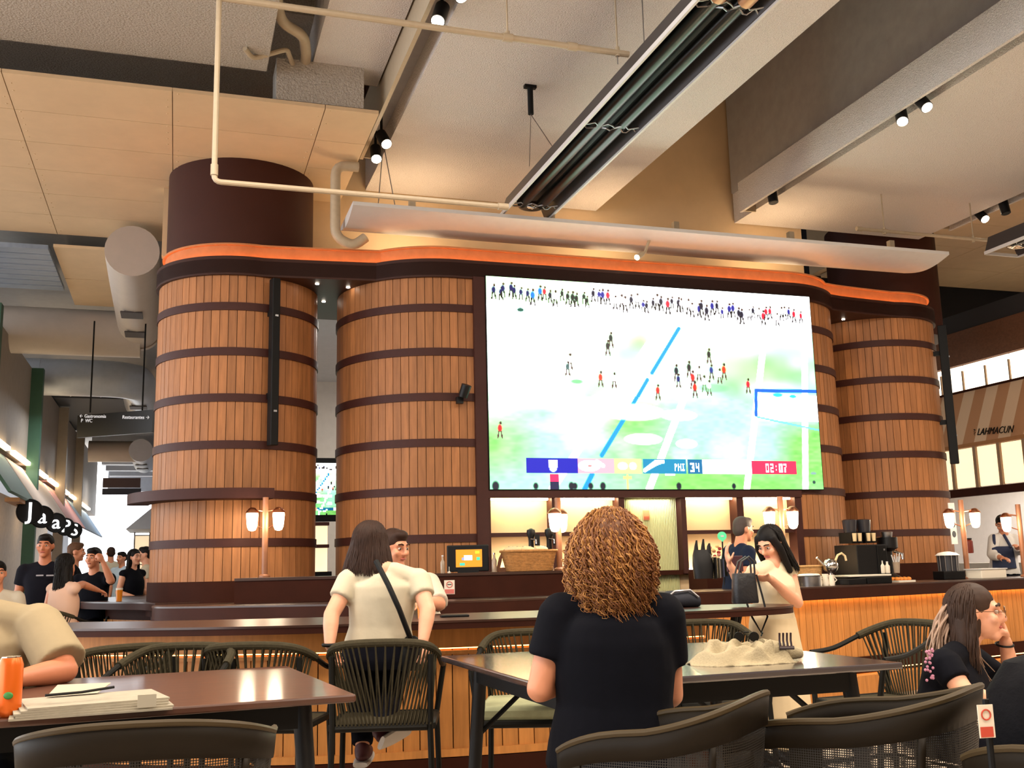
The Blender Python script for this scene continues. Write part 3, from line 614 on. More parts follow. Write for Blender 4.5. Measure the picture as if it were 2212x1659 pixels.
for a in (190, 235, 280): q = math.radians(a); MB().tube([G(CA[0] + .88 * math.cos(q), CA[1] + .88 * math.sin(q), 2.16), G(CA[0] + 1.1 * math.cos(q), CA[1] + 1.1 * math.sin(q), 2.16)], .015, 6).build('strut', HOOP, cs)
MB().wall(gp([(p.x, p.y) for p in arc(CA, .9, 180, 287, 30)]), 2.105, 2.125, -.2).build('underside', DARKPANEL, cs)
# lamp posts
GLASS = mat('lantern_glass', '#fff2dc', .3, emit=9, ecol='#ffe6c4'); POSTM = mat('post_wood', '#8a5b40', .4, noise=.1, scale=6)
def lamp_post(x, y, z0, h, yaw, label, arms=(-1, 1), sp=.13):
    t = thing('bar_lamp', label, 'lamp', (x, y, z0), yaw, 'two-armed lamps on the bar')
    MB().tube([(0, 0, 0), (0, 0, h)], .03, 12).build('post', POSTM, t); MB().lathe([(.055, 0), (.055, .015), (.035, .03)], (0, 0, 0), 16).build('foot', POSTM, t)
    zl = h - .12
    for s in arms:
        MB().tube([(0, 0, zl - .02), (s * sp, 0, zl)], .009, 8).build('arm', COPPER, t)
        MB().lathe([(.012, .02), (.03, .015), (.062, -.02), (.068, -.035), (.06, -.037)], (s * sp, 0, zl), 20).build('cap', COPPER, t)
        MB().lathe([(.058, -.037), (.06, -.06), (.05, -.17), (.035, -.205), (.01, -.215)], (s * sp, 0, zl), 20).build('glass', GLASS, t)
        MB().tube([(s * .03, 0, zl - .19), (s * (sp - .055), 0, zl - .16)], .006, 6).build('lower_stay', COPPER, t)
    p = bpy.data.lights.new('lantern_light', 'POINT'); p.energy = 9; p.color = (1, .8, .55); p.shadow_soft_size = .07
    for s in arms:
        o = bpy.data.objects.new('lantern_light', p); COL.objects.link(o); o.location = Vector((x, y, z0)) + Matrix.Rotation(yaw, 3, 'Z') @ Vector((s * sp, -.11, zl - .13))
lamp_post(-2.5, 10.42, 1.325, .79, math.radians(5), 'two-armed lamp post under the curved beam of the left vat')
lamp_post(.42, 10.2, 1.325, .70, math.radians(70), 'two-armed lamp post behind the curly-haired woman', sp=.11)
lamp_post(2.74, 10.75, 1.10, .92, math.radians(12), 'two-armed lamp post behind the dark-haired woman holding a bag')
lamp_post(5.33, 12.45, 1.10, .93, math.radians(10), 'two-armed lamp post in front of the far right vat', sp=.17)
lamp_post(6.2, 12.85, 1.10, .88, math.radians(10), 'lamp at the right edge in front of the kitchen', arms=(-1,), sp=.18)

# ================================================================== LEFT HALL
HALLW = mat('hall_panel_white', '#b9bec8', .6, noise=.04); HALLD = mat('hall_panel_dark', '#2b2b2e', .7); HALLB = mat('hall_panel_blue', '#7d8a9b', .5, noise=.15, scale=4, stretch=(1, 6, 1))
slab('ceiling_hall', -16, -2.6, 3.72, 30, 5.95, 6.2, mat('hall_ceiling', '#9a948c', .8, noise=.05))
slab('ceiling_hall_dark', -9, -4.35, 13.5, 19, 5.2, 5.94, HALLD)
for k in range(8): slab('ceiling_slat', -5.9, -4.86, 3.75 + k * .27, 3.99 + k * .27, 5.62, 5.68, HALLB)
slab('ceiling_panel', -4.80, -4.12, 3.75, 5.3, 5.66, 5.7, CREAM); slab('ceiling_panel', -4.80, -4.12, 5.33, 6.9, 5.66, 5.7, CREAM)
for k in range(5): slab('ceiling_beam', -5.4, -3.0, 19.5 + k * 2, 19.9 + k * 2, 4.75, 5.9, HALLW)
slab('wall_hall_right', -2.7, -2.5, 9.1, 29, 0, 6, HALLW)
slab('wall_hall_end', -3.9, -2.6, 28.6, 28.8, 0, 6, HALLW); slab('wall_hall_lintel', -5.5, -3.9, 28.6, 28.8, 4.3, 6, HALLW); slab('wall_hall_left', -16, -6.7, 28.6, 28.8, 0, 6, HALLW)
DUCT = mat('duct_paint', '#b3a89e', .5, noise=.04, scale=5); DUCT2 = mat('duct_galvanised', '#a9b0bb', .4, metal=.3, noise=.05)
GRIL = mat('vent_dark', '#3a3230', .6)
def vent(parent, c, x, y, w, h):
    M = frame_mtx(c, x, y); b = MB(); b.box((0, 0, 0), (w, h, .02)); o = b.build('vent_frame', GRIL, parent, smooth=False); o.matrix_basis = M
    b = MB()
    for k in range(9): b.box((-w / 2 + w * (k + .5) / 9, 0, .012), (.012, h * .9, .02))
    o2 = b.build('vent_slats', DUCT, o, smooth=False)
t = thing('air_duct', 'large beige round air duct with two vents, left of the vat', 'air duct', G(-3.75, 5, 5.3), 0, world=True)
MB().tube([G(-3.78, 2.9, 5.42), G(-3.8, 4.2, 5.42), G(-3.83, 7.4, 5.42)], .33, 28).build('duct_body', DUCT, t)
MB().tube([G(-3.83, 7.35, 5.42), G(-3.83, 7.5, 5.42)], .35, 28).build('flange', DUCT, t)
for v in (5.0, 6.3): vent(t, G(-3.85, v, 5.085), UX, VX, .3, .38)
t = thing('cross_duct', 'wide beige duct running off to the left behind the vented duct', 'air duct', G(-6, 7.2, 5.2), 0, world=True)
MB().tube([G(-3.8, 7.3, 5.3), G(-9, 7.3, 5.3)], .38, 28).build('duct_body', DUCT, t)
t = thing('elbow_duct', 'pale blue-grey duct with an elbow and vented end at left', 'air duct', G(-5, 11, 5.2), 0, world=True)
MB().tube(smooth_path([G(-9, 11.0, 5.2), G(-6, 11.0, 5.2), G(-4.6, 11.0, 5.2), G(-4.15, 11.2, 5.2), G(-3.98, 11.7, 5.2), G(-3.98, 14.0, 5.2)], 6), .36, 26).build('duct_body', DUCT2, t)
for k in range(4): MB().tube([G(-6.3 + k * .55, 11, 5.2), G(-6.28 + k * .55, 11, 5.2)], .366, 26).build('seam', DUCT2, t)
for v in (12.3, 13.3): vent(t, G(-3.98, v, 4.835), UX, VX, .34, .42)
t = thing('far_duct', 'small distant white duct with vents near the bright exit', 'air duct', G(-4, 20, 4.5), 0, world=True)
MB().tube([G(-5.4, 18.6, 4.6), G(-4.15, 18.6, 4.6)], .28, 20).build('duct_body', DUCT, t); MB().tube([G(-4.1, 18.2, 4.6), G(-4.1, 21.5, 4.6)], .3, 20).build('duct_branch', HALLW, t)
for v in (19.2, 20.3): vent(t, G(-4.1, v, 4.295), UX, VX, .3, .35)
# hanging direction signs
t = thing('direction_sign', 'black hanging direction sign with small white lettering, left of the vat', 'sign', pt(250, 915, 15.5), 0, world=True)
a = pt(170, 915, 15.6); c = pt(331, 917, 15.2); MB().box((a + c) / 2, ((c - a).length, .06, .34), math.atan2(c.y - a.y, c.x - a.x)).build('board', mat('sign_black', '#0d0d10', .4), t, smooth=False)
SIGNW = mat('sign_white', '#d8d8dc', .5, emit=.5)
dx = (c - a).normalized(); yv = Vector((0, 0, 1))
for s, k, dz in (('\u2190 Gastronomia', .20, .11), ('P  WC', .12, .04), ('Restaurantes \u2192', .78, .10)):
    o = text_mesh('lettering', s, .075, SIGNW, t); o.matrix_basis = frame_mtx(a + (c - a) * k + Vector((0, -.034, dz)), dx, yv)
for k in (.15, .85): MB().tube([a + (c - a) * k + Vector((0, 0, .17)), a + (c - a) * k + Vector((0, 0, 1.6))], .012, 6).build('hanger', BLACK, t)
t = thing('distant_sign', 'distant dark blue hanging sign before the bright exit', 'sign', pt(263, 1050, 24), 0, world=True)
MB().box(pt(263, 1043, 24), (.82, .1, .22), TH).build('upper_panel', mat('sign_brown', '#4a3a3c', .6), t, smooth=False); MB().box(pt(263, 1062, 24), (.84, .12, .14), TH).build('lower_panel', mat('sign_navy', '#14182c', .5), t, smooth=False)
t = thing('canopy_hood', 'pale grey awning hood near the bright exit', 'awning', G(-3.6, 20.5, 2.6), 0, world=True)
MB().add([G(-4.45, 19.5, 2.6), G(-2.8, 19.5, 2.6), G(-2.8, 22.5, 2.6), G(-4.45, 22.5, 2.6), G(-3.7, 20, 3.3), G(-2.8, 20, 3.3), G(-2.8, 22, 3.3), G(-3.7, 22, 3.3)], [(0, 1, 2, 3), (4, 5, 6, 7), (0, 1, 5, 4), (1, 2, 6, 5), (2, 3, 7, 6), (3, 0, 4, 7)]).build('hood', HALLW, t, smooth=False)
w1 = thing('window_1', 'far window with dark mullions behind the women at left', 'window', G(-3.4, 22, 1), 0, world=True); w1['kind'] = 'structure'
for k in range(4): MB().box(G(-4.3 + k * .42, 21.9, 1.9), (.04, .05, 1.4), TH).build('mullion', GREYW, w1, smooth=False)
for k in range(4): MB().box(G(-3.6, 21.9, 1.25 + k * .42), (1.4, .04, .03), TH).build('rail', GREYW, w1, smooth=False)
for k in range(3):
    for j in range(3): MB().box(G(-4.09 + k * .42, 21.95, 1.46 + j * .42), (.4, .02, .4), TH).build('pane', mat('lit_pane', '#ffe6bf', .5, emit=.8), w1, smooth=False)
# left food stalls
st = thing('left_stall', 'food stall facade at far left with lit awnings', 'stall', G(-5.6, 9, 0), 0, world=True)
GREEN = mat('stall_green', '#2f5443', .6, noise=.06); STGREY = mat('stall_grey', '#8f8478', .7, noise=.06)
MB().prism([G(-6.3, 4.8), G(-5.75, 4.8), G(-5.75, 27), G(-6.3, 27)], 3.35, 5.15).build('upper_wall', STGREY, st, smooth=False)
MB().prism([G(-7.4, 4.8), G(-7.2, 4.8), G(-7.2, 27), G(-7.4, 27)], 0, 3.4).build('inner_wall', mat('stall_inside', '#a88e6c', .7, noise=.1), st, smooth=False)
for v0, v1, m in ((5.0, 7.6, GREEN), (7.7, 12.8, mat('awning_pale', '#b9a89a', .7)), (12.9, 17.5, mat('awning_pink', '#b87f78', .7)), (17.6, 24, mat('awning_blue', '#6d86a0', .7))):
    MB().add([G(-5.8, v0, 3.3), G(-5.8, v1, 3.3), G(-5.3, v1, 2.55), G(-5.3, v0, 2.55), G(-5.84, v0, 3.28), G(-5.84, v1, 3.28), G(-5.34, v1, 2.53), G(-5.34, v0, 2.53)], [(0, 1, 2, 3), (7, 6, 5, 4), (0, 1, 5, 4), (2, 3, 7, 6), (0, 3, 7, 4), (1, 2, 6, 5)]).build('awning', m, st, smooth=False)
    MB().prism([G(-5.78, v0 + .2), G(-5.68, v0 + .2), G(-5.68, v1 - .2), G(-5.78, v1 - .2)], 3.36, 3.42).build('lamp_strip', mat('stall_lamp', '#ffe9c4', .4, emit=14, ecol='#ffe2b4'), st, smooth=False)
MB().prism([G(-5.55, 6.2), G(-5.35, 6.2), G(-5.35, 17), G(-5.55, 17)], 2.48, 2.54).build('beam', mat('stall_beam_wood', '#9c6a3a', .5, noise=.1), st, smooth=False)
for v in (4.9, 9.8, 14.6, 19): MB().prism([G(-5.75, v), G(-5.55, v), G(-5.55, v + .2), G(-5.75, v + .2)], 0, 5.15).build('pillar', GREEN if v < 10 else STGREY, st, smooth=False)
MB().prism([G(-6.4, 5.2), G(-5.6, 5.2), G(-5.6, 18), G(-6.4, 18)], 0, 1.1).build('stall_counter', mat('stall_white', '#b8b4aa', .5), st, smooth=False)
for k, (v, m) in enumerate(((6.6, '#d8c8b0'), (8.2, '#e0b890'), (10.0, '#c8b49c'), (11.6, '#d9b58c'))):
    MB().prism([G(-7.15, v), G(-7.1, v), G(-7.1, v + 1.1), G(-7.15, v + 1.1)], 1.7, 2.3).build('menu_board', mat('menu%d' % k, m, .5, emit=.7), st, smooth=False)
for k, (ch, v) in enumerate((('J', 6.9), ('a', 8.45), ('a', 10.6), ('P', 12.4), ('S', 14.3))):
    t = thing('letter_disc', 'round black sign disc with white letter %s, %s in the row at left' % (ch, ['first', 'second', 'third', 'fourth', 'fifth'][k]), 'letter sign', G(-5.42, v, 2.37), 0, 'row of letter discs on the left stall', world=True)
    r = .19 - .004 * k; dn = (UX * .35 - VX * .95).normalized(); dx_ = dn.cross(Vector((0, 0, -1))); cc = G(-5.3, v, 2.37)
    MB().cone(cc, cc + dn * .05, r, r, 28).build('disc', BLKPL, t)
    MB().tube([cc + dn * .05 + dx_ * ((r - .01) * math.cos(a * PI / 16)) + Vector((0, 0, (r - .01) * math.sin(a * PI / 16))) for a in range(32)], .014, 6, closed=True).build('rim', BLACK, t)
    o = text_mesh('letter', ch, .36, mat('letter_glow', '#ffffff', .4, emit=2.2), t, .02); o.matrix_basis = frame_mtx(cc + dn * .065, dx_, (0, 0, 1)); MB().tube([cc, G(-5.5, v, 2.5)], .012, 6).build('bracket', BLACK, t)
for k in range(5): area('stall_light', G(-6.2, 6 + 3.5 * k, 3.3), 1.2, 16, WARM, (0, 0, TH), .4)

# ================================================================== RIGHT FOOD STALL
rs = thing('right_stall', 'food stall at right with lit panels, striped fascia and white kitchen', 'stall', G(9.2, 3, 0), 0, world=True)
def uwall(u, v0, v1, z0, z1, th, name, m): return MB().prism([G(u, v0), G(u + th, v0), G(u + th, v1), G(u, v1)], z0, z1).build(name, m, rs, smooth=False)
uwall(9.0, -3, 9, 4.45, 5.0, .1, 'wood_board', mat('stall_wood', '#6d4a36', .5, noise=.2, scale=4, stretch=(1, 6, 8))); uwall(9.02, -3, 9, 5.0, 5.3, .1, 'dark_top', HALLD)
LB = mat('lightbox', '#fff2d8', .4, emit=2.6, ecol='#fff0d4'); LB2 = mat('lightbox_warm', '#ffe6bf', .4, emit=1.15, ecol='#ffe2b4')
TAN, TAN2 = mat('stripe_tan', '#b98a64', .6), mat('stripe_cream', '#dcc0a0', .6)
for k in range(15):
    v = -1.0 + k * .5
    uwall(9.02, v + .015, v + .485, 4.02, 4.43, .03, 'light_panel', LB); uwall(8.99, v - .012, v + .012, 4.02, 4.34, .03, 'divider', mat('divider_tan', '#8f7358', .5))
    uwall(8.66, v + .03, v + .47, 2.42, 3.03, .03, 'light_panel', LB2); uwall(8.62, v - .03, v + .03, 2.40, 3.04, .05, 'divider', MATS['divider_tan'])
    for j, m in ((0, TAN), (1, TAN2)):
        a, c = v + j * .25, v + j * .25 + .25
        MB().add([G(9.0, a, 3.99), G(9.0, c, 3.99), G(8.64, c, 3.1), G(8.64, a, 3.1), G(9.04, a, 3.98), G(9.04, c, 3.98), G(8.68, c, 3.09), G(8.68, a, 3.09)], [(0, 1, 2, 3), (7, 6, 5, 4), (0, 1, 5, 4), (2, 3, 7, 6), (0, 3, 7, 4), (1, 2, 6, 5)]).build('stripe', m, rs, smooth=False)
uwall(8.62, -3, 9, 3.04, 3.1, .06, 'wood_rail', MATS['stall_beam_wood']); uwall(8.6, -3, 9, 2.28, 2.40, .1, 'dark_beam', DARKPANEL); uwall(8.98, -3, 9, 3.985, 4.02, .04, 'thin_rail', DARKPANEL)
o = text_mesh('lettering', 'P\u0130DE & LAHMACUN', .155, BLACK, rs, .004); sh = Matrix.Identity(4); sh[0][1] = .25
sl = (G(9.0, 0, 3.99) - G(8.64, 0, 3.1)); o.matrix_basis = frame_mtx(G(8.69, 2.3, 3.245) - UX * .012, -VX, sl) @ sh
KW = mat('kitchen_white', '#e6e2e0', .5, noise=.03, emit=0)
uwall(11.2, -3, 9, 0, 3.2, .1, 'kitchen_wall', KW); MB().prism([G(8.7, 6.2), G(11.2, 6.2), G(11.2, 6.3), G(8.7, 6.3)], 0, 3.2).build('kitchen_side', KW, rs, smooth=False); uwall(8.75, -3, 6.2, 2.7, 2.75, 2.4, 'kitchen_ceiling', KW)
for v in (-1, .6, 2.2, 3.8): uwall(10.2, v, v + 1.0, 2.66, 2.69, .2, 'ceiling_lamp', mat('kitchen_lamp', '#fff6e8', .4, emit=10))
uwall(8.8, -3, 6, 0, 1.25, .8, 'kitchen_counter', mat('counter_steel', '#b9b2a8', .3, metal=.4)); 
for k in range(3): area('kitchen_light', G(10, -1 + 2.2 * k, 2.6), 1.2, 40, (1, .95, .88), (0, 0, TH), .6)
# second screen seen between the vats
t = thing('second_screen', 'another bright screen glimpsed between the two left vats', 'screen', G(-1.9, 5.6, 2.2), 0, world=True)
MB().prism([G(-1.75, 5.62), G(-.25, 5.62), G(-.25, 5.7), G(-1.75, 5.7)], 2.12, 3.1).build('cabinet', BLACK, t, smooth=False); display('display', t, G(-1.7, 5.61, 2.22), UX, 1.4, .8, 60, 36, 1.7)
t = thing('rear_bar', 'lit shelves of a second bar seen between the two left vats', 'back bar', G(-1.8, 5.7, 0), 0, world=True)
MB().prism([G(-2.6, 5.8), G(-.9, 5.8), G(-.9, 5.85), G(-2.6, 5.85)], 1.0, 2.1).build('lit_board', LB2, t, smooth=False)
for z in (1.72, 2.06): MB().prism([G(-2.6, 5.6), G(-.9, 5.6), G(-.9, 5.8), G(-2.6, 5.8)], z, z + .05).build('shelf', HOOP, t, smooth=False)
MB().prism([G(-2.6, 5.3), G(-.9, 5.3), G(-.9, 5.7), G(-2.6, 5.7)], 0, 1.36).build('black_cabinet', BLACK, t, smooth=False)
slab('ceiling_rear', -2.7, 5, 1.8, 8.9, 4.9, 5.0, HALLW)
for u, v in ((-.6, 3.6), (.8, 6.5), (3, 5)): area('rear_fill', G(u, v, 4.7), 1.0, 60, NEUT, (0, 0, TH), .6)  # unseen lamps added to brighten the gap behind the vats
for v in (9.3, 16, 23): area('hall_fill', G(-4.6, v, 4.3), 1.0, 45, (.9, .95, 1), (0, 0, TH), .6)  # cool area lights added to brighten the hall ceiling
# ================================================================== FURNITURE
FRAME = mat('stool_frame', '#100f0b', .55, spec=.2); ROPE = mat('olive_rope', '#3a3528', .9, spec=.1, noise=.15, scale=60, bump=.2); PAD = mat('green_cushion', '#9a9c78', .85, noise=.08, scale=30)
def rope_stool(loc, yaw, label, cushion=False):
    t = thing('bar_stool', label, 'stool', (loc[0], loc[1], 0), yaw, 'rope-backed bar stools')
    SZ = .69
    for s in (-1, 1):
        MB().tube([(s * .235, -.27, 0), (s * .215, -.225, SZ), (s * .22, -.235, 1.0)], .0135, 8).build('leg', FRAME, t)
        MB().tube([(s * .245, .27, 0), (s * .225, .22, SZ), (s * .262, .2, .92)], .0135, 8).build('leg', FRAME, t)
    rail = smooth_path([(-.262, .2, .92), (-.258, .06, .935), (-.242, -.12, 1.0), (-.2, -.235, 1.04), (-.1, -.262, 1.055), (.1, -.262, 1.055), (.2, -.235, 1.04), (.242, -.12, 1.0), (.258, .06, .935), (.262, .2, .92)], 5)
    n = len(rail); MB().tube(rail[n // 5:n - n // 5], .0185, 10).build('back_rail', ROPE, t)
    MB().tube(rail[:n // 5 + 1], .0125, 8).build('arm', FRAME, t); MB().tube(rail[-n // 5 - 1:], .0125, 8).build('arm', FRAME, t)
    b = MB(); K = 26; a0, a1 = n // 5 + 1, n - n // 5 - 2
    for i in range(K):
        k = i / (K - 1); p = rail[int(a0 + (a1 - a0) * k)]; x = -.205 + .41 * k
        b.tube([(p.x, p.y - .012, p.z), (x + .012, -.238, SZ + .01)], .0042, 5); b.tube([(p.x, p.y + .012, p.z), (x - .012, -.20, SZ + .01)], .0042, 5)
    b.build('rope_back', ROPE, t, kind='stuff')
    R = [(-.2, -.225), (.2, -.225), (.225, -.2), (.225, .2), (.2, .22), (-.2, .22), (-.225, .2), (-.225, -.2)]
    MB().tube([(x, y, SZ) for x, y in R], .017, 8, closed=True).build('seat_frame', FRAME, t)
    MB().prism([(x * .95, y * .95) for x, y in R], SZ - .008, SZ + .012).build('woven_seat', ROPE, t, smooth=False)
    MB().tube([(-.225, -.25, .40), (.225, -.25, .40), (.235, .25, .40), (-.235, .25, .40)], .011, 8, closed=True).build('foot_ring', FRAME, t)
    if cushion: MB().prism([(x * 1.02, y * 1.02) for x, y in R], SZ + .013, SZ + .075).build('cushion', PAD, t, bevel=.02)
    return t
rs_spec = [((-.62, 4.98), 2, 'rope-backed stool with the woman in a white tee standing up from it'), ((-1.17, 5.0), -6, 'empty rope-backed stool left of the woman in a white tee'), ((-1.93, 5.0), 42, 'rope-backed stool turned sideways beside the man in a cream shirt'), ((-1.52, 4.55), 172, 'rope-backed stool turned to face the left table'),
           ((.06, 4.98), 176, 'rope-backed stool with a green cushion left of the curly-haired woman'), ((.98, 5.45), 184, 'rope-backed stool behind the beige cloth on the right table'), ((1.74, 5.15), 112, 'rope-backed stool turned sideways at the right end of the right table')]
for l, y, lb in rs_spec: rope_stool(l, math.radians(y), lb, 'cushion' in lb)
# mesh shell stools close to the camera
def mesh_mat():
    m = bpy.data.materials.new('perforated_shell'); m.use_nodes = True; nt = m.node_tree; n = nt.nodes; L = nt.links; b = n['Principled BSDF']
    b.inputs['Base Color'].default_value = (*lin('#1a140c'), 1); b.inputs['Roughness'].default_value = .6
    uv = n.new('ShaderNodeUVMap'); uv.uv_map = 'UVMap'; sx = n.new('ShaderNodeSeparateXYZ'); L.new(uv.outputs[0], sx.inputs[0])
    def mth(op, a, c=None):
        q = n.new('ShaderNodeMath'); q.operation = op
        for i, v in enumerate((a, c)):
            if v is None: continue
            if isinstance(v, (int, float)): q.inputs[i].default_value = v
            else: L.new(v, q.inputs[i])
        return q.outputs[0]
    F = 2 * PI / .0085
    a = mth('SINE', mth('MULTIPLY', mth('ADD', sx.outputs[0], sx.outputs[1]), F * .7)); c = mth('SINE', mth('MULTIPLY', mth('SUBTRACT', sx.outputs[0], sx.outputs[1]), F * .7))
    hole = mth('GREATER_THAN', mth('MULTIPLY', a, c), .16)
    tr = n.new('ShaderNodeBsdfTransparent'); mx = n.new('ShaderNodeMixShader'); L.new(hole, mx.inputs[0]); L.new(b.outputs[0], mx.inputs[1]); L.new(tr.outputs[0], mx.inputs[2]); L.new(mx.outputs[0], n['Material Output'].inputs[0])
    return m
MESHM = mesh_mat(); SHELL = mat('taupe_shell', '#1a140c', .55, spec=.15, noise=.06, scale=12); SHELLI = mat('taupe_shell_edge', '#3d3220', .5, spec=.2)
def shell_stool(loc, yaw, label, solid=False, wide=.27, dep=.31):
    t = thing('shell_stool', label, 'stool', (loc[0], loc[1], 0), yaw, 'perforated shell stools')
    N, Hh = 48, 10
    def pos(k, h):
        ph = (k / N - .5) * 2 * math.radians(128); e = .62
        sx, cx = math.sin(ph), math.cos(ph); x = wide * math.copysign(abs(sx) ** e, sx); y = -dep * math.copysign(abs(cx) ** e, cx) + .02
        top = 1.05 - .13 * (abs(k / N - .5) * 2) ** 1.6; z = .66 + (top - .66) * h; f = 1 + .10 * h
        return Vector((x * f, y * f - .02 * h, z))
    def patch(k0, k1, h0, h1, name, m, uv=False):
        b = MB(); vs = []; fs = []; W_ = k1 - k0 + 1
        for h in range(h0, h1 + 1):
            for k in range(k0, k1 + 1): vs.append(pos(k, h / Hh))
        for j in range(h1 - h0):
            for i in range(W_ - 1): fs.append((j * W_ + i, j * W_ + i + 1, (j + 1) * W_ + i + 1, (j + 1) * W_ + i))
        b.add(vs, fs); o = b.build(name, m, t); me = o.data
        if uv:
            ul = me.uv_layers.new(name='UVMap'); arcx = [0]
            for k in range(k0, k1): arcx.append(arcx[-1] + (pos(k + 1, .5) - pos(k, .5)).length)
            for lp in me.loops:
                v = lp.vertex_index; ul.data[lp.index].uv = (arcx[v % W_], vs[v].z)
        else:
            sm = o.modifiers.new('thickness', 'SOLIDIFY'); sm.thickness = .012; sm.offset = 0
        return o
    if solid: patch(0, N, 0, Hh, 'shell', SHELL)
    else:
        for (k0, k1) in ((4, 15), (16, 32), (33, 44)):
            patch(k0, k1, 1, Hh - 2, 'mesh_panel', MESHM, True)
        patch(0, N, Hh - 2, Hh, 'top_band', SHELL); patch(0, N, 0, 1, 'bottom_band', SHELL)
        for k0, k1 in ((0, 4), (15, 16), (32, 33), (44, 48)): patch(k0, k1, 1, Hh - 2, 'upright', SHELL)
    MB().tube([pos(k, 1.0) for k in range(N + 1)], .009, 8).build('rim', SHELLI, t)
    MB().prism([(pos(k, 0).x, pos(k, 0).y) for k in range(N + 1)] + [(wide * .8, .24), (-wide * .8, .24)], .645, .665).build('seat', SHELL, t, ang=30)
    for sx in (-1, 1):
        for sy in (-1, 1): MB().tube([(sx * .19, sy * .17, .65), (sx * .24, sy * .23, 0)], .014, 8).build('leg', FRAME, t)
    MB().tube([(-.215, -.2, .27), (.215, -.2, .27), (.215, .2, .27), (-.215, .2, .27)], .01, 8, closed=True).build('foot_ring', FRAME, t)
    return t
shell_stool((-.93, 2.74), math.radians(12), 'dark perforated shell stool at the bottom left corner')
shell_stool((.36, 2.78), math.radians(60), 'taupe shell stool in the foreground below the curly-haired woman', wide=.2, dep=.24)
shell_stool((.87, 2.9), math.radians(52), 'perforated shell stool in the foreground right of centre', wide=.22)
shell_stool((1.36, 2.38), math.radians(26), 'dark shell stool at bottom right carrying the black backpack', solid=True)
# tables
def table(loc, yaw, sx, sy, h, label, topm):
    t = thing('tall_table', label, 'table', (loc[0], loc[1], 0), yaw)
    MB().box((0, 0, h - .012), (sx, sy, .024)).build('top', topm, t, smooth=False, bevel=.006)
    b = MB()
    for y in (-1, 1): b.box((0, y * (sy / 2 - .13), h - .065), (sx - .24, .03, .08))
    for x in (-1, 1): b.box((x * (sx / 2 - .13), 0, h - .065), (.03, sy - .24, .08))
    b.build('apron', BLACK, t, smooth=False)
    for x in (-1, 1):
        for y in (-1, 1):
            MB().tube([(x * (sx / 2 - .14), y * (sy / 2 - .14), h - .03), (x * (sx / 2 - .08), y * (sy / 2 - .08), 0)], [.03, .024], 14).build('leg', BLKPL, t)
            MB().tube([(x * (sx / 2 - .13), y * (sy / 2 - .13), h - .32), (x * (sx / 2 - .42), y * (sy / 2 - .13), h - .08)], .011, 8).build('brace', BLACK, t)
    return t
table((.53, 4.27), math.radians(19), 1.40, 1.28, 1.0, 'tall square table in front of the curly-haired woman', mat('table_laminate', '#2f272c', .22, noise=.04, spec=1.0, coat=1.0))
table((-1.46, 3.52), math.radians(23), 1.6, 1.12, 1.0, 'tall dark wooden table at left with papers and a can', mat('table_walnut', '#4a2a1c', .42, noise=.3, scale=3, stretch=(1.2, 9, 1), coat=.35))

# ================================================================== THINGS ON TABLES AND BARS
def put(name, label, cat, px, py, Y, rz=0, group=None):           # a thing standing at the base point seen at that pixel
    p = pt(px, py, Y); return thing(name, label, cat, p, rz, group)
CANO = mat('orange_can', '#d9651a', .3, metal=.3); WICK = mat('wicker', '#a9763f', .8, noise=.25, scale=40, bump=.4, bscale=60); BREAD = mat('bread_crust', '#c98a45', .75, noise=.2, scale=20); STRAW = mat('pale_straw', '#d9c095', .8); CREAMW = mat('cream_ceramic', '#e6ddcc', .4); PAPER = mat('newsprint', '#98907f', .85, noise=.08, scale=30)
# left table
t = thing('drink_can', 'orange soft drink can with green leaf mark at the left edge', 'can', (-1.42, 2.98, 1.0), 0)
MB().lathe([(.024, 0), (.031, .008), (.033, .02), (.033, .14), (.028, .155), (.026, .16)], (0, 0, 0), 24).build('can_body', CANO, t); MB().lathe([(.025, .158), (.025, .163)], (0, 0, 0), 20).build('lid', CHROME, t)
b = MB(); b.ell((.012, -.0315, .06), (.014, .004, .01)); b.build('leaf_mark', mat('leaf_green', '#2f7d34', .5), t)
t = thing('newspaper_stack', 'folded newspapers stacked on the left table', 'newspaper', (-1.23, 3.08, 1.0), math.radians(24))
for k in range(5): MB().box((.008 * math.sin(k * 2.1), .006 * k, .004 + k * .006), (.42 - .012 * k, .27, .0055), math.radians(1.5 * k)).build('folded_sheet', PAPER, t, smooth=False)
b = MB(); b.add([(-.12, .10, .033), (.02, .12, .033), (.06, .17, .055), (-.09, .15, .06), (-.12, .098, .035), (.02, .118, .035), (.06, .17, .058), (-.09, .15, .063)], [(0, 1, 2, 3), (7, 6, 5, 4)]).build('raised_page', mat('white_paper', '#b0a794', .8), t, smooth=False)
MB().box((.14, -.135, .03), (.05, .004, .035)).build('paper_tab', MATS['white_paper'], t, smooth=False)
tag(MB().tube([(-1.32, 2.98, 1.055), (-1.24, 3.03, 1.056), (-1.17, 3.09, 1.062)], .004, 6).build('spectacle_arm', BLACK), 'thin black spectacle arm lying on the newspapers', 'spectacles')
t = thing('red_dish', 'pale dish with red sauce cut by the left edge', 'dish', (-1.5, 2.86, 1.0), 0)
MB().lathe([(.05, 0), (.07, .012), (.085, .03), (.08, .03), (.06, .015)], (0, 0, 0), 24).build('dish', CREAMW, t); MB().lathe([(.07, .02), (.07, .024)], (0, 0, 0), 24).build('sauce', mat('red_sauce', '#b8431f', .4), t)
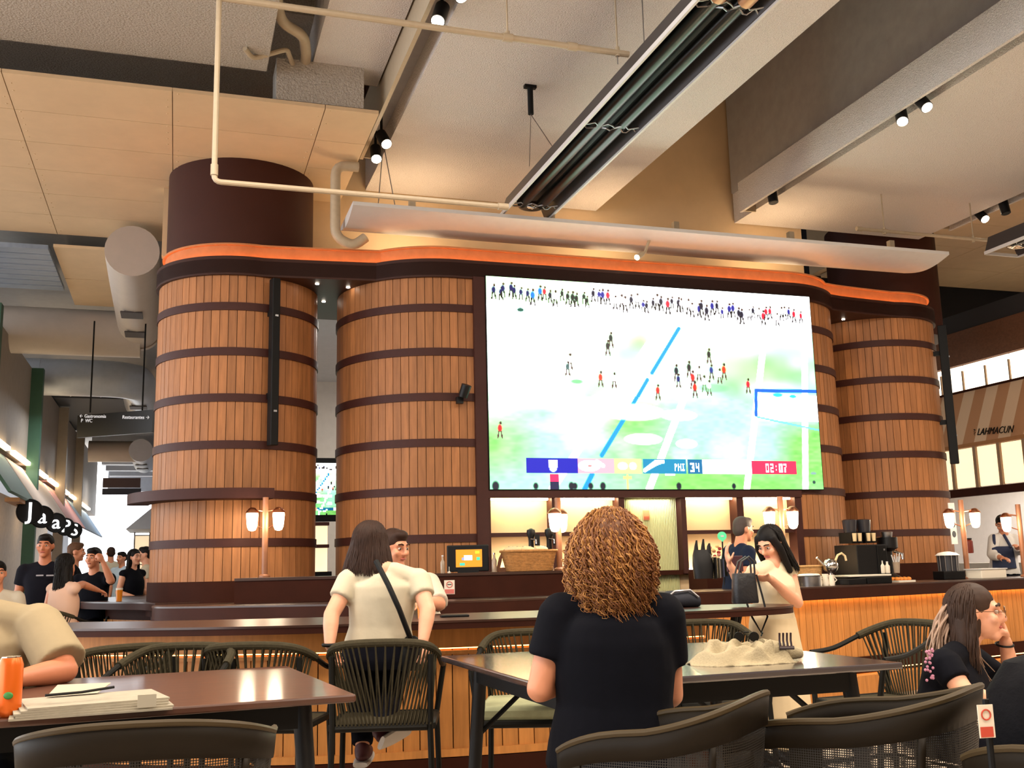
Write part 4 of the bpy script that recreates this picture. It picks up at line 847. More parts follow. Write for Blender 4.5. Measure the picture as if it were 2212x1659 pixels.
# right table: cloth and sunglasses
t = thing('knitted_cloth', 'crumpled beige garment lying on the right table', 'garment', (.84, 4.02, 1.0), math.radians(15)); t.scale = (.78, .85, .9)
n = 60; b = MB(); vs = []; fs = []
rr = random.Random(5); bumps = [(rr.uniform(-.22, .22), rr.uniform(-.1, .1), rr.uniform(.02, .06), rr.uniform(.025, .07), rr.uniform(0, PI)) for _ in range(26)]
for j in range(n + 1):
    for i in range(n + 1):
        x = -.27 + .54 * i / n; y = -.14 + .28 * j / n; e = 1 - ((x / .27) ** 2 * .9 + (y / .14) ** 2 * .9); e += .18 * math.sin(9 * math.atan2(y, x)) * .5
        z = 0
        for bx, by, br, bh, ba in bumps:
            dx, dy = x - bx, y - by; q = (dx * math.cos(ba) + dy * math.sin(ba)) / (br * 2.2), (-dx * math.sin(ba) + dy * math.cos(ba)) / (br * .55); z += bh * math.exp(-q[0] ** 2 - q[1] ** 2)
        z = (min(z * .75, .085) + .012) * max(0, min(1, e * 1.5)) ** .8; vs.append((x + .01 * math.sin(40 * y), y, max(z, .002)))
for j in range(n):
    for i in range(n): fs.append((j * (n + 1) + i, j * (n + 1) + i + 1, (j + 1) * (n + 1) + i + 1, (j + 1) * (n + 1) + i))
fs = [f for f in fs if max(vs[k][2] for k in f) > .0025]
o = b.add(vs, fs).build('folds', mat('beige_knit', '#9c8f72', .9, noise=.1, scale=120, bump=.3), t, ang=80); sm = o.modifiers.new('t', 'SOLIDIFY'); sm.thickness = .006
for k, (y0, l) in enumerate(((-.05, .3), (.02, .24))): MB().tube([(.12, y0, .05), (.2, y0 + .01, .04), (.12 + l * .62, y0 + .03, .028)], [.045, .038, .02], 12).build('sleeve', MATS['beige_knit'], t)
t = thing('sunglasses', 'black sunglasses resting on the beige garment', 'sunglasses', (.87, 4.05, 1.075), math.radians(-10))
for s in (-1, 1):
    MB().lathe([(.019, -.002), (.019, .002)], (s * .028, 0, .018), 20, (0, 1, .3)).build('lens', BLKPL, t); MB().tube([(s * .06, 0, .03), (s * .064, .07, .028), (s * .062, .13, .012)], .003, 6).build('temple', BLACK, t)
MB().tube([(-.01, 0, .035), (.01, 0, .035)], .003, 6).build('bridge', BLACK, t)
t = thing('hair_claw', 'small dark hair claw on the garment', 'hair claw', (.98, 3.98, 1.05), 0)
for k in range(4): MB().tube([(k * .014, 0, 0), (k * .014, .012, .03), (k * .014, .004, .058)], .004, 6).build('tooth', mat('tortoise', '#2e1c1e', .3), t)
MB().tube([(-.005, 0, .004), (.05, 0, .004)], .007, 8).build('spine', MATS['tortoise'], t)
# backpack on the right stool
t = thing('backpack', 'black backpack with white zip hanging on the stool at the right edge', 'backpack', (1.28, 2.5, .86), math.radians(20)); t.scale = (1, 1, .8)
MB().loft([((0, 0, 0), (.19, 0, 0), (0, .1, 0)), ((0, 0, .1), (.21, 0, 0), (0, .12, 0)), ((0, .01, .26), (.2, 0, 0), (0, .11, 0)), ((.01, .02, .34), (.15, 0, 0), (0, .08, 0)), ((.02, .02, .37), (.06, 0, 0), (0, .03, 0))], 24).build('main_bag', mat('backpack_fabric', '#0c0c10', .85, spec=.1, noise=.15, scale=20, bump=.3), t)
MB().loft([((0, -.1, .03), (.15, 0, 0), (0, .05, 0)), ((0, -.115, .12), (.16, 0, 0), (0, .05, 0)), ((0, -.1, .2), (.14, 0, 0), (0, .03, 0))], 20).build('front_pocket', MATS['backpack_fabric'], t)
MB().tube([(-.15, -.12, .20), (-.05, -.14, .235), (.1, -.13, .245), (.2, -.08, .24)], .006, 6).build('zip', mat('zip_white', '#d8d8d8', .5), t)
MB().tube([(-.05, .05, .36), (0, .06, .43), (.06, .05, .36)], .01, 8).build('handle', BLACK, t); MB().tube([(.1, -.15, .02), (.1, -.16, -.35)], .012, 8).build('hanging_strap', BLACK, t)
t = put('no_smoking_notice', 'white and red no smoking notice low on the right', 'notice', 2134, 1596, 2.16, math.radians(10)); t.scale = (.75, .75, .75)
MB().box((0, 0, .045), (.045, .003, .085)).build('card', mat('notice_white', '#d8ccba', .6), t, smooth=False); MB().box((-.002, -.003, .018), (.036, .002, .026)).build('red_band', mat('notice_redband', '#b5402c', .6), t, smooth=False)
MB().tube([(.013 * math.cos(a * PI / 8), -.003, .062 + .013 * math.sin(a * PI / 8)) for a in range(16)], .002, 5, closed=True).build('ring_mark', MATS['notice_redband'], t); MB().tube([(.012, .012, .1), (.014, .014, -1.0)], .009, 8).build('pole', BLACK, t)
# bar notice
t = put('bar_notice', 'small pink and white no smoking notice on the raised counter', 'notice', 971, 1283, 9.55, math.radians(5))
MB().box((0, 0, .06), (.095, .004, .125)).build('card', MATS['notice_white'], t, smooth=False); MB().box((0, -.003, .022), (.085, .003, .04)).build('red_band', mat('notice_pink', '#c0645a', .6), t, smooth=False)
MB().tube([(.026 * math.cos(a * PI / 8), -.004, .084 + .026 * math.sin(a * PI / 8)) for a in range(16)], .004, 5, closed=True).build('ring_mark', MATS['notice_pink'], t); MB().box((0, -.004, .084), (.035, .002, .007)).build('cigarette_mark', BLACK, t, smooth=False)
# till
t = thing('till_monitor', 'black till monitor with orange screen on the raised counter', 'monitor', (-.46, 10.0, 1.325), math.radians(4))
MB().box((0, .02, .135), (.40, .05, .25)).build('case', BLKPL, t, smooth=False, bevel=.01); MB().box((.0, 0, .01), (.2, .16, .02)).build('foot', BLKPL, t, smooth=False)
MB().box((.01, -.008, .135), (.25, .006, .165)).build('screen', mat('till_orange', '#d98a2a', .3, emit=.75), t, smooth=False)
for x, z, w, h, c in ((-.01, .14, .1, .06, '#dfe4ee'), (.10, .19, .05, .03, '#f0d030'), (.11, .13, .04, .035, '#3fc8a0'), (-.08, .08, .06, .03, '#3fb8a8'), (-.06, .13, .05, .03, '#8899dd')): MB().box((.01 + x * .8, -.012, .0 + z), (w * .8, .003, h * .8)).build('icon', mat('icon' + c, c, .4, emit=.7), t, smooth=False)
def basket(loc, yaw, sx, sy, h, label, fill=None, k=8, m=WICK, handle=False):
    t = thing('wicker_basket', label, 'basket', loc, yaw, 'wicker baskets on the bar')
    R = lambda s: [(math.copysign(abs(math.cos(a)) ** .5, math.cos(a)) * sx / 2 * s, math.copysign(abs(math.sin(a)) ** .5, math.sin(a)) * sy / 2 * s) for a in [2 * PI * i / 28 for i in range(28)]]
    b = MB(); b.prism(R(.8), 0, .012)
    for i in range(int(h / .014)): b.tube([(x, y, .01 + i * .014) for x, y in R(.82 + .18 * i * .014 / h)], .0085, 5, closed=True)
    b.build('weave', m, t); MB().tube([(x, y, h) for x, y in R(1.02)], .013, 6, closed=True).build('rim', m, t)
    if handle: MB().tube([(-sx / 2, 0, h)] + [(-sx / 2 * math.cos(a * PI / 8), 0, h + .16 * math.sin(a * PI / 8)) for a in range(1, 8)] + [(sx / 2, 0, h)], .014, 6).build('handle', m, t)
    return t
def loaf(loc, yaw, l, r, label, cat, m, grp):
    b = MB(); b.loft([(Vector((-l / 2 + l * i / 8, 0, r * .8)), (0, r * (.35 + .65 * math.sin(PI * (i + .5) / 9)), 0), (0, 0, r * .8 * (.35 + .65 * math.sin(PI * (i + .5) / 9)))) for i in range(9)], 12, 2)
    t = thing('bread_loaf', label, cat, loc, yaw, grp); b.build('crust', m, t)
    for k in range(3): MB().tube([(-l * .25 + l * .25 * k, -r * .5, r * 1.5), (-l * .2 + l * .25 * k, r * .5, r * 1.5)], .004, 5).build('slash', PAPER, t)
bk = basket((.12, 10.05, 1.325), math.radians(10), .52, .3, .19, 'brown wicker basket behind the curly-haired woman')
for k, (x, y) in enumerate(((-.15, -.03), (-.02, .03), (.12, -.02))):
    loaf((.12 + x, 10.05 + y, 1.50), .4 * k, .16, .04, ['pale round bread at the left of the wicker basket', 'pale bread in the middle of the wicker basket', 'pale bread at the right of the wicker basket'][k], 'bread', STRAW, 'breads in the wicker basket')
t = thing('wicker_hamper', 'dark arched wicker hamper behind the bread basket', 'hamper', (-.06, 10.12, 1.325), math.radians(5))
b = MB()
for i in range(9): b.tube([(-.12 + .24 * j / 8, -.06 + .02 * i, .22 * math.sin(PI * j / 8) ** .6 + .005) for j in range(9)], .012, 5)
b.build('arched_weave', mat('dark_wicker', '#7a4f35', .8, noise=.2, scale=40), t); MB().box((0, .02, .02), (.24, .18, .04)).build('base', MATS['dark_wicker'], t, smooth=False)
for k, (x, lb) in enumerate(((1148, 'black beer tap tower left of the lamp post'), (1187, 'black beer tap tower just left of the middle lamp post'))):
    t = put('beer_tap', lb, 'beer tap', x, 1195, 10.35); t.location.z = 1.325; MB().lathe([(.03, -.0), (.022, .17), (.028, .175)], (0, 0, 0), 14).build('column', BLKPL, t); t2 = .17; MB().lathe([(.03, t2), (.025, .12 + t2), (.028, .15 + t2), (.045, .19 + t2), (.04, .23 + t2), (.01, .245 + t2)], (0, 0, 0), 16).build('tower', BLKPL, t); MB().tube([(.0, -.02, .31), (.05, -.06, .30), (.05, -.06, .26)], .01, 8).build('spout', CHROME, t); MB().box((.06, -.03, .30), (.05, .02, .11)).build('label_plate', BLKPL, t, smooth=False)
def bottle(loc, r, h, m, label, capm=BLACK):
    t = thing('bottle', label, 'bottle', loc, 0, 'bottles on the bar'); MB().lathe([(r * .9, 0), (r, .01), (r, h * .6), (r * .45, h * .75), (r * .38, h * .92)], (0, 0, 0), 16).build('glass', m, t); MB().lathe([(r * .45, h * .92), (r * .45, h)], (0, 0, 0), 12).build('cap', capm, t)
bottle(Vector((-.70, 9.98, 1.325)), .022, .17, mat('clear_bottle', '#b9a48e', .2, trans=.4), 'slim clear bottle left of the till monitor', WHITE); bottle(Vector((-.64, 10.0, 1.325)), .018, .10, CREAMW, 'short white bottle beside the till monitor', WHITE); bottle(Vector((-.21, 9.98, 1.325)), .025, .18, MATS['clear_bottle'], 'clear bottle right of the till monitor', CHROME)
bottle(Vector((.53, 9.95, 1.325)), .035, .16, mat('yellow_bottle', '#e8c020', .4), 'yellow squeeze bottle beside the curly hair', MATS['yellow_bottle'])
# right half of the bar
def box_item(name, label, cat, px, py, Y, parts, rz=TH, group=None):
    t = put(name, label, cat, px, py, Y, rz, group); t.location.z = max(t.location.z, 0)
    for nm, c, d, m in parts: MB().box(c, d).build(nm, m, t, smooth=False, bevel=min(d) * .12)
    return t
BZ = 1.10
def on_bar(px, Y): p = pt(px, 1240, Y); return (p.x, p.y, BZ)
t = thing('coffee_machine', 'black bean-to-cup coffee machine with two hoppers on the bar', 'coffee machine', on_bar(1862, 11.9), math.radians(20))
for nm, c, d, m in (('body', (0, 0, .21), (.40, .4, .42), BLKPL), ('door', (.13, -.205, .21), (.13, .012, .40), BLACK), ('logo', (.16, -.213, .36), (.02, .004, .02), STEEL)): MB().box(c, d).build(nm, m, t, smooth=False, bevel=.008)
for x in (-.1, .09):
    MB().box((x, .02, .50), (.15, .22, .12)).build('cup_rack', BLACK, t, smooth=False); MB().lathe([(.07, .56), (.085, .70), (.06, .71)], (x, .02, 0), 16).build('hopper', mat('smoked_hopper', '#2a2a30', .2), t)
    for q in (-.04, .03): MB().lathe([(.02, .46), (.026, .55)], (x + q, -.1, 0), 12).build('paper_cup', STRAW, t)
t = thing('coffee_grinder', 'black coffee grinder with steel cap right of the coffee machine', 'grinder', on_bar(1922, 12.0), math.radians(20))
MB().loft([((0, 0, 0), (.11, 0, 0), (0, .14, 0)), ((0, 0, .06), (.1, 0, 0), (0, .13, 0)), ((0, .04, .1), (.07, 0, 0), (0, .07, 0)), ((0, .04, .34), (.07, 0, 0), (0, .07, 0)), ((0, .0, .38), (.1, 0, 0), (0, .12, 0)), ((0, 0, .5), (.1, 0, 0), (0, .12, 0))], 20).build('body', BLKPL, t); MB().lathe([(.06, .5), (.07, .56), (.05, .57)], (0, 0, 0), 18).build('steel_cap', STEEL, t); MB().tube([(0, -.1, .34), (.03, -.2, .31), (.03, -.2, .25)], .015, 8).build('spout', CHROME, t); MB().box((0, -.1, .02), (.16, .16, .03)).build('drip_tray', STEEL, t, smooth=False)
basket(on_bar(1742, 11.3), .3, .30, .26, .2, 'straw bread basket behind the dark-haired woman', m=mat('light_wicker', '#b98f5c', .8, noise=.2, scale=40), handle=False)
t = thing('steel_kettle', 'polished steel kettle with curved handle on the bar', 'kettle', on_bar(1795, 11.2), .3)
MB().ell((0, 0, .2), (.085, .085, .08)).build('pot', CHROME, t); MB().lathe([(.05, 0), (.04, .02), (.02, .05), (.02, .13)], (0, 0, 0), 16).build('stand', CHROME, t); MB().tube([(.06, 0, .24), (.10, 0, .31), (.15, 0, .33), (.19, 0, .30), (.2, 0, .25)], .012, 8).build('handle', STRAW, t); MB().tube([(-.07, 0, .2), (-.14, 0, .27), (-.16, 0, .29)], .014, 8).build('spout', CHROME, t)
for k, (px, h) in enumerate(((1768, .1), (1782, .12), (1795, .11))):
    t = thing('white_jug', ['squat white jug left of the kettle', 'white jug in front of the kettle', 'white jug right below the kettle'][k], 'jug', on_bar(px, 10.95), 0, 'white jugs on the bar'); MB().lathe([(.03, 0), (.035, .03), (.028, h * .7), (.034, h)], (0, 0, 0), 16).build('jug_body', CREAMW, t); MB().tube([(.03, 0, h * .3), (.055, 0, h * .5), (.03, 0, h * .8)], .006, 6).build('handle', CREAMW, t)
t = thing('steel_pot', 'brushed steel bain-marie pot on the bar edge', 'pot', on_bar(1747, 10.9), 0); MB().lathe([(.11, 0), (.115, .10), (.125, .105), (.115, .11)], (0, 0, 0), 28).build('pot_body', STEEL, t); MB().lathe([(.118, .11), (.1, .125), (.02, .13)], (0, 0, 0), 28).build('lid', WHITE, t)
t = thing('serving_tray', 'black serving tray on the bar below the coffee machine', 'tray', on_bar(1858, 11.35), math.radians(28))
for nm, c, d, m in (('tray_left', (-.19, 0, .03), (.26, .28, .06), BLKPL), ('tray_right', (.13, 0, .035), (.36, .3, .07), BLACK), ('board', (.13, .12, .085), (.62, .3, .02), CREAMW)): MB().box(c, d).build(nm, m, t, smooth=False, bevel=.006)
t = thing('fruit_tray', 'clear tray of orange fruit pieces on the bar', 'fruit tray', on_bar(1945, 11.75), math.radians(28)); MB().box((0, 0, .01), (.26, .18, .02)).build('tray', CREAMW, t, smooth=False)
FR = mat('orange_fruit', '#d9822a', .5, noise=.2, scale=20)
for k in range(8): MB().ell((-.09 + .06 * (k % 4), -.03 + .06 * (k // 4), .035), (.032, .028, .022)).build('fruit_piece', FR, t)
for k, (px, h) in enumerate(((1907, .14), (1918, .13))): bottle(Vector(on_bar(px, 11.75)) + Vector((0, 0, .1)), .028, h, CREAMW, ['white bottle in front of the grinder', 'second white bottle in front of the grinder, further right'][k], WHITE)
t = thing('straw_cup', 'clear cup full of white straws by the grinder', 'cup', Vector(on_bar(1938, 11.75)) + Vector((0, 0, .1)), 0); MB().lathe([(.03, 0), (.04, .12)], (0, 0, 0), 16).build('cup', MATS['clear_bottle'], t)
for k in range(9): MB().tube([(.01 * math.cos(k), .01 * math.sin(k), .02), (.05 * math.cos(k * 2.4), .03 * math.sin(k * 2.4), .18 + .02 * (k % 3))], .005, 5).build('straw', WHITE, t)
t = thing('cutlery_caddy', 'black cutlery holder with white lid at right of the bar', 'cutlery holder', on_bar(2050, 12.4), .3); MB().box((0, 0, .05), (.3, .2, .1)).build('base', BLKPL, t, smooth=False, bevel=.01); MB().lathe([(.1, .1), (.105, .28)], (0, 0, 0), 20).build('cage', mat('cage_grey', '#34343a', .4), t); MB().lathe([(.14, .28), (.1, .31), (.03, .325)], (0, 0, 0), 20).build('lid', WHITE, t)
for k in range(10): a = k * PI / 5; MB().tube([(.108 * math.cos(a), .108 * math.sin(a), .1), (.112 * math.cos(a), .112 * math.sin(a), .28)], .008, 6).build('spoon', STEEL, t)
t = thing('white_tray', 'pale deep tray on the bar at right', 'tray', on_bar(2130, 12.45), math.radians(30)); MB().box((0, 0, .055), (.46, .22, .11)).build('tray_body', CREAMW, t, smooth=False, bevel=.012); MB().box((0, 0, .112), (.48, .24, .012)).build('lip', WHITE, t, smooth=False)
basket((7.05, 13.75, 1.10), .5, .55, .3, .16, 'long straw basket of bread near the kitchen', m=MATS['light_wicker'])
for k in range(9): loaf((6.75 + .22 * (k % 3) + .1 * (k // 3), 13.7 + .12 * (k // 3), 1.24 + .05 * (k // 3)), .35 + .1 * k, .42, .045, 'long golden flatbread piled in the basket near the kitchen', 'bread', BREAD, 'breads piled near the kitchen')
t = put('red_jar', 'dark red jar beside the breads at right', 'jar', 2093, 1195, 13.4); MB().lathe([(.055, 0), (.06, .02), (.06, .15), (.045, .17)], (0, 0, 0), 18).build('jar_body', mat('red_jar', '#6b241a', .35), t); MB().lathe([(.05, .17), (.05, .19)], (0, 0, 0), 16).build('lid', BLACK, t)
t = put('menu_strip', 'tall white strip with dark pictures on the far right vat', 'poster', 2062, 1170, 12.75, math.radians(18)); MB().box((0, 0, .22), (.09, .01, .5)).build('strip', WHITE, t, smooth=False)
for z in (.09, .21, .36): MB().ell((0, -.006, z), (.03, .004, .04)).build('picture', mat('dark_picture', '#3a4048', .6), t)
# tall black bags and menus left of the bartender
t = put('black_bag', 'black plastic carrier bag with two tall handles on the bar', 'bag', 1520, 1250, 9.95)
MB().loft([((0, 0, 0), (.09, 0, 0), (0, .06, 0)), ((0, 0, .12), (.1, 0, 0), (0, .06, 0)), ((-.005, 0, .22), (.09, 0, 0), (0, .04, 0)), ((-.01, 0, .27), (.07, 0, 0), (0, .02, 0))], 16).build('bag_body', BLKPL, t)
for x, h in ((-.06, .36), (.005, .37), (.06, .33)): MB().loft([((x, 0, .2), (.03, 0, 0), (0, .02, 0)), ((x + .005, 0, .3), (.018, 0, 0), (0, .01, 0)), ((x + .012, 0, h), (.008, 0, 0), (0, .006, 0))], 10).build('bag_handle', BLKPL, t)
t = put('menu_rack', 'small rack of dark cards beside the carrier bag', 'card rack', 1556, 1250, 9.95)
for k in range(4): MB().box((-.05 + .035 * k, 0, .10), (.012, .1, .2 - .015 * k), .2).build('card', (BLKPL, STEEL, mat('navy_card', '#1c2540', .5), BLACK)[k], t, smooth=False)
t = put('round_green_sign', 'round mint green sign with white mark by the bartender', 'sign', 1560, 1158, 10.6); MB().cone((0, 0, 0), (0, .02, 0), .045, .045, 24).build('disc', mat('mint', '#4fc48c', .4, emit=.5), t); MB().box((0, -.004, .0), (.03, .004, .016)).build('white_mark', WHITE, t, smooth=False); MB().box((0, -.004, -.045), (.02, .004, .02)).build('tail', MATS['mint'], t, smooth=False); MB().tube([(0, .01, -.04), (0, .01, -.5)], .008, 6).build('stem', BLACK, t)
t = put('red_flowers', 'small bunch of red and pink dried flowers by the bartender', 'flowers', 1546, 1215, 10.2)
for k in range(9): MB().ell((.05 * math.sin(k * 2.4), .03 * math.cos(k * 1.9), .06 + .012 * k % .1), (.02, .02, .016)).build('flower_head', mat(('petal_red', 'petal_pink', 'petal_cream')[k % 3], ('#9a2f2a', '#b5716a', '#d8b27a')[k % 3], .7), t)
MB().lathe([(.03, 0), (.04, .06)], (0, 0, 0), 14).build('vase', STRAW, t)
t = thing('black_rucksack', 'dark rucksack lying on the bar table left of the black handbag', 'bag', (1.0, 6.62, 1.10), .2); MB().loft([((-.13, 0, .03), (0, .04, 0), (0, 0, .03)), ((-.06, 0, .05), (0, .08, 0), (0, 0, .05)), ((.05, 0, .055), (0, .09, 0), (0, 0, .055)), ((.14, 0, .035), (0, .05, 0), (0, 0, .035))], 16).build('bag_body', mat('dark_navy_cloth', '#20222c', .8, noise=.2, scale=20), t); MB().tube([(-.1, -.06, .05), (-.04, -.08, .10), (.06, -.08, .105), (.12, -.06, .06)], .008, 6).build('strap', STEEL, t)
tag(MB().box((-.36, 6.05, 1.106), (.16, .08, .012), .2).build('black_phone', BLACK, smooth=False, bevel=.004), 'black flat wallet on the bar table right of the man in white', 'wallet')
def beer(loc, label):
    t = thing('beer_glass', label, 'beer', loc, 0, 'glasses of beer'); MB().lathe([(.03, 0), (.036, .12)], (0, 0, 0), 20).build('beer', mat('amber_beer', '#c9761c', .15, emit=.15), t); MB().lathe([(.036, .12), (.037, .14)], (0, 0, 0), 20).build('foam', CREAMW, t)
beer((-.53, 5.95, 1.10), 'glass of beer between the woman in a white tee and the man facing her'); beer((-4.36, 11.55, 1.10), 'large amber beer before the bearded man at left')
# ================================================================== PEOPLE
def grow(mb, name, m, parent, vox, it=4, label=None, fac=.5):      # one continuous surface from overlapping solids
    o = mb.build(name, m, parent, smooth=True, ang=180, label=label)
    r = o.modifiers.new('skin', 'REMESH'); r.mode = 'VOXEL'; r.voxel_size = vox; r.use_smooth_shade = True
    if it: s = o.modifiers.new('smooth', 'SMOOTH'); s.iterations = it; s.factor = fac
    return o
def V(*a): return Vector(a)
def hand(b, w, d, n, side, s=1, curl=.5, fist=False):       # w wrist, d finger direction, n palm normal, side = thumb side vector sign
    d = d.normalized(); n = (n - d * n.dot(d)).normalized(); x = d.cross(n) * side
    c = 1.25 if fist else curl
    M = Matrix((x, d, n)).transposed()
    b.ell(w + d * .045 * s, (.040 * s, .052 * s, .018 * s), M)
    for k, (o, L, dl) in enumerate(((.030, .068, .0), (.010, .076, .006), (-.011, .072, .003), (-.031, .056, -.008))):
        p = w + d * (.085 + dl) * s + x * o * s; a = 0
        q = p
        for j, f in enumerate((.45, .32, .25)):
            a += c * (.75 if j == 0 else 1.0); dr = d * math.cos(a) + n * math.sin(a) + x * o * 1.2; q2 = q + dr.normalized() * L * f * s
            b.capsule(q, q2, (.0095 - .001 * j) * s, (.0088 - .001 * j) * s, 8); q = q2
    p = w + d * .025 * s + x * .032 * s; q = p + (d * .55 + x * .8 + n * .3).normalized() * .042 * s; r = q + (d * .85 + n * (.5 + c * .3) + x * (.1 if not fist else -.4)).normalized() * .034 * s
    b.capsule(p, q, .013 * s, .011 * s, 8); b.capsule(q, r, .0105 * s, .009 * s, 8)
def strands(paths, r, name, m, parent, seg=4):
    b = MB()
    for P in paths:
        n = len(P); b.tube(P, [r * (1 - .75 * (i / (n - 1)) ** 2) for i in range(n)], seg, cap=False)
    return b.build(name, m, parent, ang=180)
SK1 = mat('skin_light', '#d79b7c', .5, noise=.05, scale=12); SK2 = mat('skin_warm', '#c98766', .5, noise=.05, scale=12); SK3 = mat('skin_tan', '#b5704f', .5, noise=.05, scale=12)
EYEW = mat('eye_white', '#b3a294', .3); IRIS = mat('iris_dark', '#22160f', .2); LIPS = mat('lips', '#a8564c', .45)
def person(label, J, skin, shirt, pants, hair, hdir, vox=.009, s=1.0, sleeve=.55, hem=.02, build=1.0, hstyle='short', face=True, shirt_in=.018, handL=None, handR=None, fistL=False, fistR=False, shoes=None, cuffs=1.0, male=False, skirt=False, neck_open=0, hands=True, torso_d=1.0):
    """J: joints in room coordinates (head, shL, shR, elL, elR, wrL, wrR, hipL, hipR, knL, knR, anL, anR)"""
    J = {k: Vector(v) for k, v in J.items()}
    shm = (J['shL'] + J['shR']) / 2; hpm = (J['hipL'] + J['hipR']) / 2
    rt = (J['shR'] - J['shL']).normalized(); up = (shm - hpm).normalized(); fw = up.cross(rt).normalized()
    base = V((J['anL'].x + J['anR'].x) / 2, (J['anL'].y + J['anR'].y) / 2, 0)
    t = thing('person', label, 'person', base, 0, world=True)
    sw = (J['shR'] - J['shL']).length / 2; L = (shm - hpm).length; hr = (J['hipR'] - J['hipL']).normalized()
    def torso(b, g, lo, hiw=1.0):
        W_ = lambda f: (hr * (1 - f) + rt * f).normalized()
        R = [(f, w, d) for f, w, d in ((-.22, .17 * build, .115), (-.1, .178 * build, .12), (.1, .165 * build, .112), (.35, .142 * build * (1.06 if male else 1), .10), (.6, .155 * build, .112), (.78, max(.15 * build, sw * .86), .112), (.92, sw * .88, .09), (1.03, sw * .5, .065), (1.08, .06, .055)) if f >= lo]
        if lo > R[0][0] - .001: f0, w0, d0 = R[0]; R = [(lo, w0, d0)] + R
        b.loft([(hpm + up * (L * f) + fw * (.012 if .5 < f < .8 else 0), W_(max(f, 0)) * (w * s + g), fw * (d * s * torso_d + g)) for f, w, d in R], 24, 2.3)
    # --- body
    b = MB(); torso(b, 0, -.22)
    hf = Vector(hdir).normalized(); hx = hf.cross(V(0, 0, 1)).normalized(); hz = hx.cross(hf).normalized(); H = J['head']; HM = Matrix((hx, hf, hz)).transposed()
    h = lambda x, y, z: H + (hx * x + hf * y + hz * z) * s
    b.capsule(shm + up * .0, h(0, -.02, -.06), .058 * s * (1.1 if male else 1), .05 * s * (1.12 if male else 1))
    b.ell(h(0, -.012, .022), (.075 * s, .094 * s, .092 * s), HM); b.ell(h(0, .022, -.045), (.06 * s, .066 * s, .066 * s), HM); b.ell(h(0, .062, -.096), (.03 * s, .026 * s, .024 * s), HM)
    if face:
        b.ell(h(0, .074, .022), (.055 * s, .02 * s, .013 * s), HM); b.capsule(h(0, .086, .012), h(0, .108, -.03), .0085 * s, .0135 * s, 10); b.ell(h(0, .098, -.036), (.019 * s, .012 * s, .009 * s), HM)
        for e in (-1, 1): b.ell(h(e * .042, .066, -.028), (.024 * s, .02 * s, .022 * s), HM)
    for e in (-1, 1): b.ell(h(e * .078, -.012, -.01), (.012 * s, .022 * s, .032 * s), HM)
    for k, fist, hd in (('L', fistL, handL), ('R', fistR, handR)):
        sh, el, wr = J['sh' + k], J['el' + k], J['wr' + k]; q = 1.12 if male else 1.0
        b.ell(sh, (.056 * s * q,) * 3); b.capsule(shm + up * .045 * s, sh + (shm - sh) * .1, .05 * s, .046 * s); b.capsule(sh, el, .05 * s * q * build ** .5, .039 * s * q); b.capsule(el, el + (wr - el) * .35, .040 * s * q, .039 * s * q); b.capsule(el + (wr - el) * .35, wr, .039 * s * q, .026 * s * q)
        if hands:
            d = (wr - el).normalized(); hd_ = hd if hd else (d, None); dd = Vector(hd_[0]); nn = Vector(hd_[1]) if hd_[1] is not None else (fw * (-.4) + V(0, 0, -1))
            hand(b, wr + d * .005, dd, nn, 1 if k == 'L' else -1, s, .45, fist)
        hp, kn, an = J['hip' + k], J['kn' + k], J['an' + k]
        b.capsule(hp, kn, .082 * s * build, .054 * s); b.capsule(kn, kn + (an - kn) * .35, .052 * s, .054 * s); b.capsule(kn + (an - kn) * .35, an, .054 * s, .034 * s)
    grow(b, 'body', skin, t, vox)
    # --- shirt
    if shirt:
        b = MB(); torso(b, shirt_in, hem)
        for k in 'LR':
            sh, el = J['sh' + k], J['el' + k]; q = (1.12 if male else 1.0)
            b.ell(sh + (V(0, 0, -.005)), ((.055 * q + shirt_in * .5) * s,) * 3); b.capsule(shm + up * .03 * s + (sh - shm) * .25, sh + (shm - sh) * .1, .05 * s + shirt_in * .5, .046 * s + shirt_in * .5)
            if sleeve > 0:
                e = sh + (el - sh) * min(sleeve, 1); b.cone(sh, e, (.056 * q + shirt_in * .6) * s, (.047 * q + shirt_in * .8) * s * build ** .5)
                if sleeve > 1:
                    wr = J['wr' + k]; b.capsule(e, e, .052 * s * q + shirt_in * .5, .05 * s * q); b.cone(e, e + (wr - e) * (sleeve - 1), .048 * q * s + shirt_in * .6, .036 * q * s + shirt_in * .6)
        o = grow(b, 'shirt', shirt, t, vox, 9)
    if pants:
        b = MB(); hw = .172 * build * s
        b.loft([(hpm + up * (L * f), hr * (w * s * build + .014), fw * (d * s * torso_d + .014)) for f, w, d in ((-.24, .165, .112), (-.1, .176, .12), (.08, .166, .113), (.16, .158, .108))], 24, 2.3)
        for k in 'LR':
            hp, kn, an = J['hip' + k], J['kn' + k], J['an' + k]; e = kn + (an - kn) * cuffs
            b.capsule(hp, kn, .092 * s * build, .068 * s); b.cone(kn, e, .068 * s, .052 * s); b.ell(kn, (.068 * s,) * 3)
        if skirt: b.loft([(hpm + up * (L * .1), hr * .17 * s, fw * .12 * s), (hpm - V(0, 0, .25), hr * .21 * s, fw * .17 * s), (hpm - V(0, 0, .58), hr * .23 * s, fw * .19 * s)], 24, 2.2)
        grow(b, 'trousers' if not skirt else 'skirt', pants, t, vox, 4)
